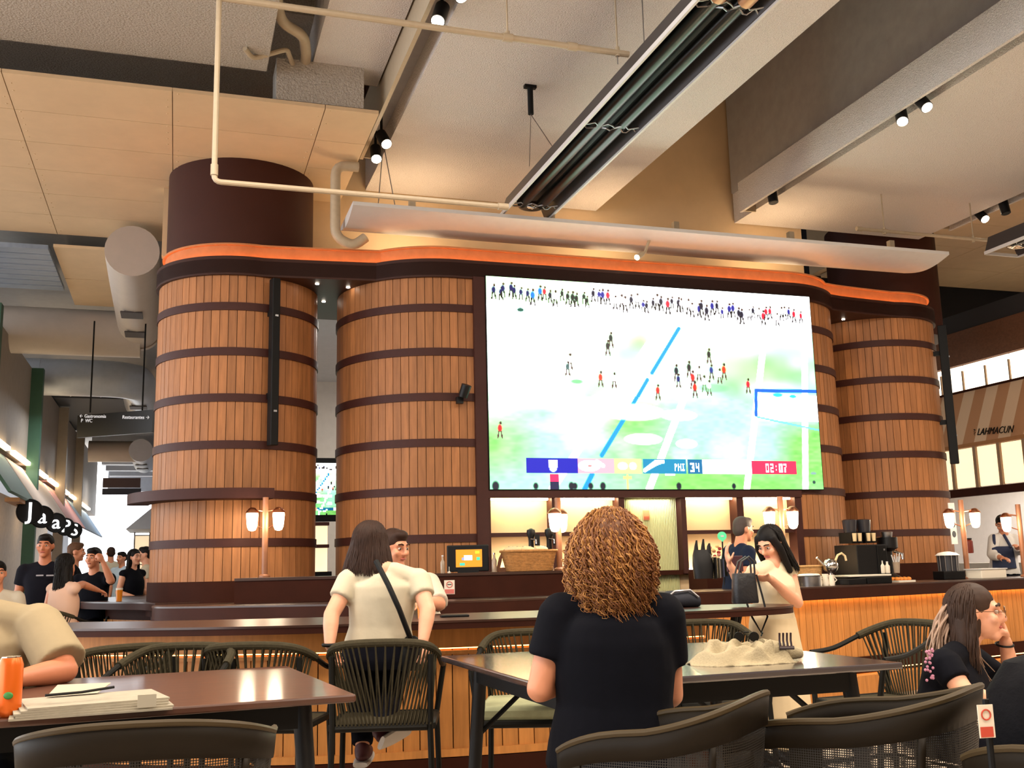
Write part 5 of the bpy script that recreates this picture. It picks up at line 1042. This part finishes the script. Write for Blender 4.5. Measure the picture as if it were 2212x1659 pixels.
    if shoes:
        for k in 'LR':
            an, kn = J['an' + k], J['kn' + k]; d = Vector(J.get('toe' + k, fw)); d = d.normalized(); z = (an - kn).normalized() * -1
            z = (V(0, 0, 1) if 'toe' + k not in J else z); x = d.cross(z).normalized(); z = x.cross(d); M = Matrix((x, d, z)).transposed()
            b = MB(); b.ell(an + d * .05 - z * .035, (.043 * s, .125 * s, .035 * s), M); b.ell(an - z * .015, (.04 * s, .05 * s, .05 * s), M); o = grow(b, 'shoe', shoes[0], t, min(vox, .008), 3)
            so = MB(); so.loft([(an + d * (-.075 + .245 * i / 8) * s - z * .066, x * (.03 + .016 * math.sin(PI * (i + 1) / 10)) * s, z * .012) for i in range(9)], 12, 3); so.build('sole', shoes[1], o)
            o.children[0].matrix_parent_inverse = (t.matrix_basis @ Matrix.Identity(4)).inverted() @ Matrix.Identity(4) if False else o.matrix_basis.inverted() @ t.matrix_basis.inverted() @ t.matrix_basis
            o.children[0].matrix_parent_inverse = Matrix.Identity(4)
    if face:
        for e in (-1, 1):
            MB().ell(h(e * .031, .077, .0), (.0135 * s, .009 * s, .0085 * s), HM).build('eye', EYEW, t); MB().ell(h(e * .031, .0835, .0), (.006 * s, .004 * s, .0065 * s), HM).build('iris', IRIS, t)
            MB().tube([h(e * .014, .092, .024), h(e * .031, .092, .031), h(e * .05, .078, .025)], .0042 * s, 6).build('eyebrow', hair or IRIS, t)
        MB().ell(h(0, .086, -.063), (.025 * s, .009 * s, .0065 * s), HM).build('mouth', LIPS, t)
    if hair: HAIR[hstyle](t, hair, h, HM, s, vox, hf, hx, hz, H, shm)
    return t
def hair_short(t, m, h, HM, s, vox, *a):
    b = MB(); b.ell(h(0, -.018, .04), (.082 * s, .096 * s, .085 * s), HM); b.ell(h(0, -.055, .0), (.077 * s, .055 * s, .08 * s), HM); b.ell(h(0, .04, .082), (.06 * s, .05 * s, .035 * s), HM)
    grow(b, 'hair', m, t, min(vox, .01), 3)
def flow(h, ends, n, seed, r0=.078, back=(-.075, .0), spread=1.0, wav=.004, x_only=None):
    rr = random.Random(seed); out = []
    for i in range(n):
        a = rr.uniform(PI * .98, PI * 2.02)         # around the back of the head, from one ear to the other
        e = rr.uniform(.05, 1.5); x, y, z = r0 * math.cos(a) * math.sin(e), -.012 + r0 * 1.2 * math.sin(a) * math.sin(e), .022 + .095 * math.cos(e)
        wx, wy, wz, fl = ends; k = rr.uniform(.85, 1.04)
        tx, ty, tz = wx * math.cos(a) * spread, wy * math.sin(a) - .02, wz * k; ph = rr.uniform(0, 6)
        P = []
        for j in range(9):
            q = j / 8; bulge = 1 + .35 * math.sin(PI * q); X = x + (tx - x) * q; Y = y + (ty - y) * q; Z = z + (tz - z) * q ** 1.25
            rad = math.hypot(X / .085, (Y + .012) / .105); zz = max(0, 1 - ((Z - .022) / .10) ** 2) if Z > .0 else 1
            mn = math.sqrt(zz) * 1.02
            if Z > -.05 and rad < mn and rad > 1e-3: X *= mn / rad; Y = (Y + .012) * mn / rad - .012
            P.append(h(X + wav * math.sin(9 * q + ph), Y + wav * math.cos(8 * q + ph), Z))
        out.append(P)
    return out
def hair_long(t, m, h, HM, s, vox, hf, hx, hz, H, shm, ends=(.12, .11, -.34, 0), n=240, wav=.006, taper=.75, curtain=0):
    b = MB(); b.ell(h(0, -.02, .035), (.084 * s, .098 * s, .09 * s), HM); b.ell(h(0, -.04, -.03), (.086 * s, .078 * s, .1 * s), HM)
    w = ends[0]; b.loft([(h(0, -.045, -.02), hx * .088 * s, hf * .07 * s), (h(0, -.055, ends[2] * .5), hx * (.088 + w) / 2 * s, hf * .05 * s), (h(0, -.06, ends[2] * .9), hx * w * taper * s, hf * (.03 if taper < .9 else .06) * s)], 16, 2)
    for e in ((-1, 1) if curtain else ()): b.capsule(h(e * .066, .03, .05), h(e * .088, .03, -.03), .024 * s, .028 * s); b.capsule(h(e * .088, .03, -.03), h(e * .09, .02, ends[2] * .85), .028 * s, .022 * s)
    grow(b, 'hair', m, t, min(vox, .01), 3)
    strands(flow(h, ends, n, 11, wav=wav), .0055 * s, 'hair_strands', m, t)
def hair_bob(*a): hair_long(*a, ends=(.138, .115, -.165, 0), n=520, wav=.002, taper=.95)
def hair_mid(*a): hair_long(*a, ends=(.115, .10, -.25, 0), n=300, wav=.004, taper=.85, curtain=1)
def hair_curly(t, m, h_, HM, s, vox, hf, hx, hz, H, shm):
    h = lambda x, y, z: h_(x * .9, y * .9, z * .93)
    b = MB(); b.ell(h(0, -.03, .02), (.095, .10, .10), HM); b.ell(h(0, -.045, -.09), (.115, .07, .12), HM); grow(b, 'hair', mat('curl_under', '#5d3a22', .8), t, .01, 2)
    rr = random.Random(21); P = []
    for i in range(1900):
        a = rr.uniform(PI * .93, PI * 2.07); e = rr.uniform(.0, 1.45); rs = rr.uniform(.93, 1.1)
        x, y, z = .1 * rs * math.cos(a) * math.sin(e), -.02 + .108 * rs * math.sin(a) * math.sin(e), .02 + .108 * rs * math.cos(e)
        L = rr.uniform(.62, 1.0) if rr.random() < .6 else rr.uniform(.85, 1.08); wz = -.205 * L - .01; ww = rr.uniform(.075, .128); wy = rr.uniform(.05, .115)
        tx, ty = ww * math.cos(a) * rr.uniform(.75, 1.1), wy * math.sin(a) - .03
        n = 34; tn = rr.uniform(5, 9) * (L + .2); ph = rr.uniform(0, 6.3); cr = rr.uniform(.005, .0115); pts = []
        for j in range(n):
            q = j / (n - 1); X = x + (tx - x) * q + math.cos(a) * .034 * math.sin(PI * q ** .8); Y = y + (ty - y) * q + math.sin(a) * .03 * math.sin(PI * q); Z = z + (wz - z) * q ** 1.1
            c = cr * (.35 + .9 * q); pts.append(h(X + c * math.cos(ph + tn * 6.283 * q) + .012 * math.sin(3 * q + ph), Y + c * math.sin(ph + tn * 6.283 * q), Z + c * .7 * math.sin(ph * 2 + tn * 6.283 * q)))
        P.append(pts)
    k = len(P) // 3
    for q, nm in enumerate(('#8a5a30', '#6e4326', '#a8763f')):
        strands(P[q * k:(q + 1) * k], .0027, 'curls', mat('curl_%d' % q, nm, .55, spec=.3), t, 4)
def hair_sidelong(*a): hair_long(*a, ends=(.11, .11, -.24, 0), n=300, wav=.005, taper=.8)
HAIR = {'sidelong': hair_sidelong, 'short': hair_short, 'long': hair_long, 'bob': hair_bob, 'mid': hair_mid, 'curly': hair_curly}
BLKTEE = mat('black_cotton', '#0b0c13', .9, spec=.1, noise=.12, scale=10, bump=.15, bscale=14); WHTEE = mat('cream_white_cotton', '#bdb39c', .85, noise=.04, scale=8, bump=.2, bscale=10); NAVY = mat('navy_denim', '#0c0d16', .9, spec=.1, noise=.2, scale=30)
HB = mat('hair_brown', '#2e1b12', .65, spec=.25, noise=.25, scale=30); HK = mat('hair_black', '#0d0908', .6, spec=.2, noise=.2, scale=30); HD = mat('hair_dark_blonde', '#5a3f2d', .65, spec=.2, noise=.3, scale=20)
# 1 curly-haired woman
Y = 3.12
person('woman with curly auburn hair in a black tee, seen from behind at the table', dict(head=pt(1318, 1188, Y + .02), shL=pt(1212, 1322, Y), shR=pt(1432, 1322, Y), elL=pt(1166, 1488, Y - .02), elR=pt(1448, 1500, Y + .06), wrL=(.25, 3.42, 1.05), wrR=(.38, 3.42, 1.06), hipL=pt(1262, 1625, Y), hipR=pt(1398, 1625, Y), knL=(.2, 3.5, .70), knR=(.48, 3.5, .70), anL=(.2, 3.45, .33), anR=(.48, 3.45, .33)),
       SK2, BLKTEE, NAVY, True, (0, 1, .0), .008, 1.0, sleeve=.62, hem=-.1, build=1.06, hstyle='curly', face=False, handL=((.8, .6, 0), (0, 0, -1)), handR=((-.9, .4, 0), (0, 0, -1)), shoes=(BLKPL, BLACK), torso_d=1.15)
# 2 woman in a white tee getting up from the stool
Y = 5.15
p2 = person('woman in a white tee with brown bob and bag strap rising from a stool', dict(head=pt(802, 1177, Y + .08), shL=pt(757, 1252, Y), shR=pt(903, 1252, Y), elL=pt(716, 1328, Y - .1), elR=pt(924, 1318, Y - .1), wrL=pt(712, 1394, Y - .17), wrR=pt(914, 1385, Y - .17), hipL=pt(775, 1405, Y + .02), hipR=pt(858, 1405, Y + .02), knL=pt(783, 1530, Y + .1), knR=pt(838, 1510, Y + .12), anL=pt(783, 1614, Y + .0), anR=pt(820, 1578, Y - .16), toeR=(.45, .85, .12)),
       SK1, WHTEE, NAVY, HB, (.25, 1, -.1), .008, .98, sleeve=.55, hem=.04, build=.95, hstyle='bob', face=False, handL=((.1, .5, -.8), (1, .3, 0)), handR=((.25, .5, -.8), (-1, .3, 0)), fistL=True, fistR=True, shoes=(mat('shoe_maroon', '#4a1f22', .6), mat('shoe_sole_white', '#cfc9c0', .6)), cuffs=.92)
b = MB(); q = [pt(812, 1212, Y - .1), pt(838, 1262, Y - .17), pt(862, 1315, Y - .17), pt(880, 1362, Y - .14), pt(886, 1378, Y - .12)]; b.tube(q, .013, 8); b.build('bag_strap', BLACK, p2)
MB().tube([p2.matrix_basis.translation * 0 + pt(712, 1393, Y - .17) + V(.03 * math.cos(a), .03 * math.sin(a), 0) for a in [k * PI / 6 for k in range(12)]], .009, 6, closed=True).build('wristband', BLACK, p2)
t = thing('shoulder_bag', 'black shoulder bag at the hip of the woman in a white tee', 'bag', pt(888, 1420, 5.1), .2); MB().loft([((0, 0, -.06), (.05, 0, 0), (0, .03, 0)), ((0, 0, 0), (.06, 0, 0), (0, .035, 0)), ((0, 0, .08), (.05, 0, 0), (0, .025, 0)), ((0, 0, .1), (.02, 0, 0), (0, .012, 0))], 16).build('bag_body', BLACK, t); MB().tube([(-.05, -.03, .06), (0, -.04, .05), (.05, -.03, .06)], .004, 6).build('flap_seam', STEEL, t)
# 3 man in white shirt leaning on the bar table
Y = 6.75
person('man in a white shirt leaning on the bar table opposite the white-tee woman', dict(head=pt(852, 1183, Y - .1), shL=pt(925, 1258, Y), shR=pt(815, 1258, Y + .05), elL=pt(948, 1305, Y - .25), elR=pt(815, 1305, Y - .2), wrL=pt(893, 1303, Y - .5), wrR=pt(852, 1305, Y - .5), hipL=(-.55, 7.1, .98), hipR=(-.8, 7.12, .98), knL=(-.55, 7.05, .5), knR=(-.8, 7.08, .5), anL=(-.55, 7.1, .08), anR=(-.8, 7.1, .08)),
       SK2, mat('white_shirt', '#bfb3a2', .8, noise=.03, bump=.2, bscale=9), NAVY, HB, (.78, -.6, -.12), .009, 1.0, sleeve=.95, hem=-.12, build=1.0, male=True, shoes=(BLKPL, BLACK), torso_d=1.1)
# 4 dark-haired woman with bag
Y = 7.0
p4 = person('dark-haired woman in a cream sleeveless top searching her black handbag', dict(head=pt(1663, 1172, Y), shR=pt(1630, 1236, Y - .1), shL=pt(1705, 1234, Y + .08), elL=pt(1723, 1302, Y), elR=pt(1600, 1262, Y - .3), wrL=pt(1664, 1250, Y - .28), wrR=pt(1577, 1222, Y - .35), hipL=pt(1695, 1345, Y + .1), hipR=pt(1645, 1345, Y), knL=pt(1693, 1490, Y + .1), knR=pt(1645, 1490, Y), anL=pt(1692, 1620, Y + .12), anR=pt(1645, 1620, Y)),
       SK1, mat('cream_top', '#cfc2a4', .85, noise=.04, bump=.2, bscale=8), mat('cream_skirt', '#c9b795', .85, noise=.04), HK, (-.75, -.65, -.55), .009, .96, sleeve=.12, hem=-.1, build=.9, hstyle='mid', skirt=True, handL=((-.9, -.2, .1), (0, -.6, -.8)), handR=((-.2, 0, 1), (1, 0, 0)), shoes=(BLKPL, BLACK), shirt_in=.012)
# her glasses
t = thing('handbag', 'black handbag standing on the end of the bar table', 'handbag', pt(1610, 1303, 6.45), .15)
MB().loft([((0, 0, 0), (.075, 0, 0), (0, .05, 0)), ((0, 0, .01), (.078, 0, 0), (0, .055, 0)), ((0, 0, .17), (.068, 0, 0), (0, .045, 0)), ((0, 0, .18), (.066, 0, 0), (0, .042, 0))], 20, 4).build('bag_body', mat('black_leather', '#1b1b1f', .4, noise=.1, scale=40, bump=.2), t)
for y in (-.03, .03): MB().tube([(-.045, y, .17), (-.02, y, .25), (.03, y, .28), (.06, y, .25), (.06, y, .17)], .006, 6).build('handle', MATS['black_leather'], t)
MB().tube([(.07, -.03, .17), (.09, -.05, .05), (.1, -.09, -.08), (.05, -.1, -.17), (0, -.1, -.08), (-.02, -.08, .0)], .006, 6).build('hanging_strap', BLACK, t)
t = thing('wallet', 'dark maroon wallet held up by the dark-haired woman', 'wallet', pt(1588, 1235, 6.66), .2); MB().box((0, 0, .05), (.11, .015, .1), 0).build('cover', mat('maroon', '#3a1420', .5), t, smooth=False, bevel=.004); MB().box((0, .009, .052), (.1, .004, .09)).build('notes', CREAMW, t, smooth=False)
# 5 bartender
Y = 10.6
person('bartender in a navy polo shirt turned away behind the bar', dict(head=pt(1606, 1143, Y), shL=pt(1577, 1190, Y + .12), shR=pt(1617, 1192, Y - .15), elL=pt(1568, 1240, Y + .2), elR=pt(1612, 1243, Y - .25), wrL=pt(1590, 1262, Y + .1), wrR=pt(1625, 1262, Y - .1), hipL=pt(1583, 1290, Y + .08), hipR=pt(1610, 1290, Y - .08), knL=pt(1583, 1380, Y + .08), knR=pt(1610, 1380, Y - .08), anL=(2.3, Y + .1, .2), anR=(2.4, Y - .08, .2)),
       SK2, mat('navy_polo', '#1a2236', .85, spec=.1, noise=.06), NAVY, mat('hair_greying', '#3c302c', .7, noise=.2), (.85, .35, -.05), .011, 1.05, sleeve=.7, hem=-.1, build=1.05, male=True, shoes=(BLKPL, BLACK))
# 6 cook
Y = 14.6
p6 = person('cook in white coat and navy apron in the kitchen at right', dict(head=pt(2165, 1132, Y), shR=pt(2147, 1163, Y), shL=pt(2190, 1163, Y + .1), elR=pt(2143, 1200, Y - .2), elL=pt(2203, 1190, Y - .1), wrR=pt(2165, 1205, Y - .4), wrL=pt(2196, 1180, Y - .4), hipR=pt(2155, 1235, Y), hipL=pt(2182, 1235, Y), knR=pt(2155, 1310, Y), knL=pt(2182, 1310, Y), anR=(6.9, Y, .25), anL=(7.1, Y, .25)),
       SK2, mat('white_coat', '#d6d2cc', .8), NAVY, HK, (-.5, -.8, -.35), .012, 1.05, sleeve=1.7, hem=-.1, build=1.0, male=True, shoes=(BLKPL, BLACK))
b = MB(); c = pt(2167, 1196, Y - .17); b.loft([(c + V(0, 0, -.2), (.19, .05, 0), (0, .02, 0)), (c + V(0, 0, .08), (.17, .05, 0), (0, .02, 0)), (c + V(0, 0, .1), (.1, .04, 0), (0, .02, 0))], 16); b.build('apron', mat('navy_apron', '#202a48', .8), p6)
for e in (-.11, .12): MB().tube([c + V(e, 0, .08), c + V(e * .6, .08, .26)], .02, 6).build('apron_strap', MATS['navy_apron'], p6)
# 7 young woman with glasses at right
Y = 4.35
p7 = person('young woman with glasses and ombre hair, chin on fist, at right', dict(head=pt(2108, 1322, Y), shR=pt(2040, 1432, Y - .16), shL=pt(2098, 1425, Y + .2), elR=pt(2085, 1500, Y - .25), elL=pt(2192, 1490, Y + .1), wrR=pt(2170, 1520, Y - .25), wrL=pt(2172, 1385, Y + .02), hipR=pt(2015, 1590, Y - .1), hipL=pt(2040, 1590, Y + .12), knR=pt(2200, 1640, Y - .1), knL=pt(2200, 1640, Y + .12), anR=(1.95, Y - .1, .1), anL=(1.95, Y + .12, .1)),
       SK1, BLKTEE, NAVY, mat('hair_root_brown', '#35241b', .6, noise=.3, scale=15, spec=.25), (.92, -.38, .02), .008, .98, sleeve=.6, hem=-.1, build=.95, hstyle='sidelong', handL=((-.25, -.1, 1), (-1, 0, 0)), fistL=True, shoes=(BLKPL, BLACK))
hz = V(0, 0, 1); H = pt(2108, 1322, Y); hf = V(.92, -.38, .02).normalized(); hx = hf.cross(hz).normalized()
for e in (-1, 1): MB().tube([H + hf * .108 + hx * (e * .033 + .025 * math.cos(a * PI / 8)) + hz * (-.002 + .022 * math.sin(a * PI / 8)) for a in range(16)], .0016, 5, closed=True).build('glasses_rim', mat('glasses_metal', '#8a6a50', .3, metal=.8), p7)
for e in (-1, 1): MB().tube([H + hf * .106 + hx * e * .058, H + hf * .02 + hx * e * .082 + hz * .005, H - hf * .02 + hx * e * .084], .0016, 5).build('glasses_temple', MATS['glasses_metal'], p7)
MB().tube([H + hf * .112 - hx * .008, H + hf * .112 + hx * .008], .0016, 5).build('glasses_bridge', MATS['glasses_metal'], p7)
w = pt(2170, 1392, Y + .02); MB().tube([w + V(.033 * math.cos(a), .033 * math.sin(a), .008 * math.sin(a)) for a in [k * PI / 7 for k in range(14)]], .0045, 6, closed=True).build('bracelet', BLACK, p7)
sp = MB(); rr = random.Random(4); shp = pt(2022, 1440, Y - .16)
for k in range(26): sp.ell(pt(2003 + rr.uniform(-5, 14), 1400 + rr.uniform(0, 75), Y - .17 - .04), (.006, .006, .006), seg=6, rings=4)
sp.build('sleeve_flowers', mat('floral_pink', '#b57a94', .7), p7, kind='stuff')
fl = []
for i in range(150):                                        # long ombre locks over the shoulder
    a = rr.uniform(PI * .9, PI * 1.65); x0 = H + (hx * math.cos(a) * .08 + hf * (math.sin(a) * .09 - .01)) + hz * rr.uniform(-.03, .06); e = x0 + V(rr.uniform(-.11, .05), rr.uniform(-.05, .06), -rr.uniform(.22, .36)); ph = rr.uniform(0, 6)
    fl.append([x0.lerp(e, q / 9) + V(-.03 * math.sin(PI * q / 9), 0, 0) + V(.006 * math.sin(q + ph), .006 * math.cos(q + ph), 0) for q in range(10)])
strands(fl, .006, 'pale_locks', mat('hair_ombre', '#9a7f6c', .6, noise=.25, scale=20), p7)
# 8 man in cream shirt at the left edge
Y = 4.0
person('man in a cream shirt with a watch, cut by the left edge', dict(head=pt(-75, 1190, Y), shL=pt(82, 1345, Y), shR=pt(-190, 1350, Y + .05), elL=pt(140, 1448, Y - .12), elR=pt(-210, 1470, Y - .2), wrL=pt(38, 1466, Y - .3), wrR=pt(-90, 1480, Y - .4), hipL=pt(-10, 1620, Y + .2), hipR=pt(-120, 1620, Y + .2), knL=(-1.85, 3.85, .68), knR=(-2.15, 3.85, .68), anL=(-1.85, 3.9, .3), anR=(-2.15, 3.9, .3)),
       SK3, mat('cream_linen', '#948466', .85, noise=.05, bump=.3, bscale=7), NAVY, HB, (-.2, -1, -.2), .009, 1.05, sleeve=.88, hem=-.1, build=1.35, male=True, shoes=(BLKPL, BLACK), torso_d=1.3, handL=((-1, -.3, 0), (0, 0, -1)), shirt_in=.03)
w = pt(42, 1466, Y - .29); t = thing('wristwatch', 'steel wristwatch on the wrist at the left edge', 'watch', w, 0); MB().tube([(0, .034 * math.cos(a), .034 * math.sin(a)) for a in [k * PI / 8 for k in range(16)]], .009, 6, closed=True).build('strap', STEEL, t); MB().cone((0, -.03, .015), (0, -.042, .02), .018, .018, 16).build('dial', BLKPL, t)
# 9 background people at left
def bystander(label, px, top, Y, yaw, skin, shirt, hair, hstyle, sc=1.0, seat=False, arms=None, face=True, fist=None, floor=0.0, pants=NAVY, sleeve=.55, male=True, head=None):
    hz_ = pt(px, top, Y).z; H = pt(px, top, Y) - V(0, 0, .115 * sc); f = V(math.cos(math.radians(yaw)), math.sin(math.radians(yaw)), 0); r = f.cross(V(0, 0, 1)); z = lambda k: V(0, 0, k)
    sw = (.19 if male else .165) * sc; s0 = H - z(.235 * sc) - f * .03
    J = dict(head=H, shL=s0 - r * sw, shR=s0 + r * sw, hipL=s0 - z(.5 * sc) - r * .085, hipR=s0 - z(.5 * sc) + r * .085)
    J['elL'] = J['shL'] - z(.27 * sc) - r * .06 - f * .02; J['elR'] = J['shR'] - z(.27 * sc) + r * .06 - f * .02; J['wrL'] = J['elL'] - z(.06) + f * .22 + r * .08; J['wrR'] = J['elR'] - z(.06) + f * .22 - r * .08
    if not seat: J['wrL'] = J['elL'] - z(.24) + f * .05; J['wrR'] = J['elR'] - z(.24) + f * .05
    hz2 = J['hipL'].z
    for k, s_ in (('L', -1), ('R', 1)):
        if seat: J['kn' + k] = J['hip' + k] + f * .4 + z(-.02); J['an' + k] = J['kn' + k] - z(.42) - f * .05
        else: J['kn' + k] = J['hip' + k] - z((hz2 - .08 - floor) * .5) + f * .02; J['an' + k] = V(J['hip' + k].x, J['hip' + k].y, .08 + floor)
    if arms: J.update({k: Vector(v) for k, v in arms.items()})
    hd = f if head is None else V(*head)
    return person(label, J, skin, shirt, pants, hair, hd, .013, sc, sleeve=sleeve, hem=-.12, male=male, hstyle=hstyle, face=face, shoes=None if seat else (BLKPL, BLACK), fistR=fist == 'R', fistL=fist == 'L')
pa = bystander('standing man in a dark tee at far left', 99, 1154, 10.9, -80, SK3, mat('dark_tee', '#14141c', .9, spec=.1, noise=.06), HK, 'short', 1.04)
H = pt(99, 1242, 10.6)
for k, (dx, w_) in enumerate(((-.07, .1), (.06, .09))): MB().box(pt(86 + 22 * k, 1243, 10.9 - .155), (.075, .006, .014)).build('print', mat('tee_print', '#9a969c', .7), pa, smooth=False)
bystander('woman with long dark hair in a pale pink top, seated with her back turned', 146, 1196, 10.6, 62, SK2, mat('pale_pink', '#c9a48e', .85), HK, 'long', .98, seat=True, face=False, sleeve=.1, male=False, arms={'elR': pt(178, 1262, 10.75), 'wrR': pt(212, 1275, 11.0)})
bystander('seated man in a black tee raising his fist at left', 203, 1183, 11.9, -100, SK2, BLKTEE, HK, 'short', 1.0, seat=True, fist='L', arms={'elL': pt(240, 1255, 11.75), 'wrL': pt(223, 1215, 11.7)})
bystander('person with curly brown hair behind the man in a dark tee', 166, 1172, 13.2, 20, SK2, BLKTEE, HD, 'short', 1.0)
bystander('woman in a black sleeveless top with long hair, far left of the vat', 292, 1186, 14.6, -30, SK1, BLKTEE, HK, 'long', .95, seat=True, sleeve=.1, male=False)
bystander('dark-haired person in pale top half hidden by the left vat', 313, 1181, 15.4, 200, SK1, WHTEE, HK, 'short', .95, seat=True)
bystander('distant person in white before the bright exit', 240, 1182, 20.5, 120, SK2, WHTEE, HB, 'short', 1.0)
bystander('distant person in pale blue before the bright exit', 263, 1192, 20, -110, SK2, mat('pale_blue', '#a9bccb', .85), HK, 'short', 1.0, pants=mat('pale_jeans', '#7f93ad', .85))
bystander('person with dark hair cut by the left edge behind the cream shirt', -4, 1212, 10.2, -60, SK2, mat('offwhite', '#b8b0a0', .85), HK, 'short', 1.0, seat=True)
for x, y, lb, yw in ((pt(143, 1330, 10.55).x, 10.5, 'stool under the seated woman in a pale pink top', 62), (pt(203, 1330, 11.95).x, 12.0, 'stool under the seated man raising his fist', -100), (pt(290, 1320, 14.6).x, 14.65, 'stool under the woman in a black sleeveless top', -30), (pt(313, 1320, 15.4).x, 15.4, 'stool under the half-hidden person beside the vat', 200), (pt(-4, 1320, 10.2).x, 10.25, 'stool under the person cut by the left edge', -60)):
    rope_stool((x, y), math.radians(yw - 90), lb)
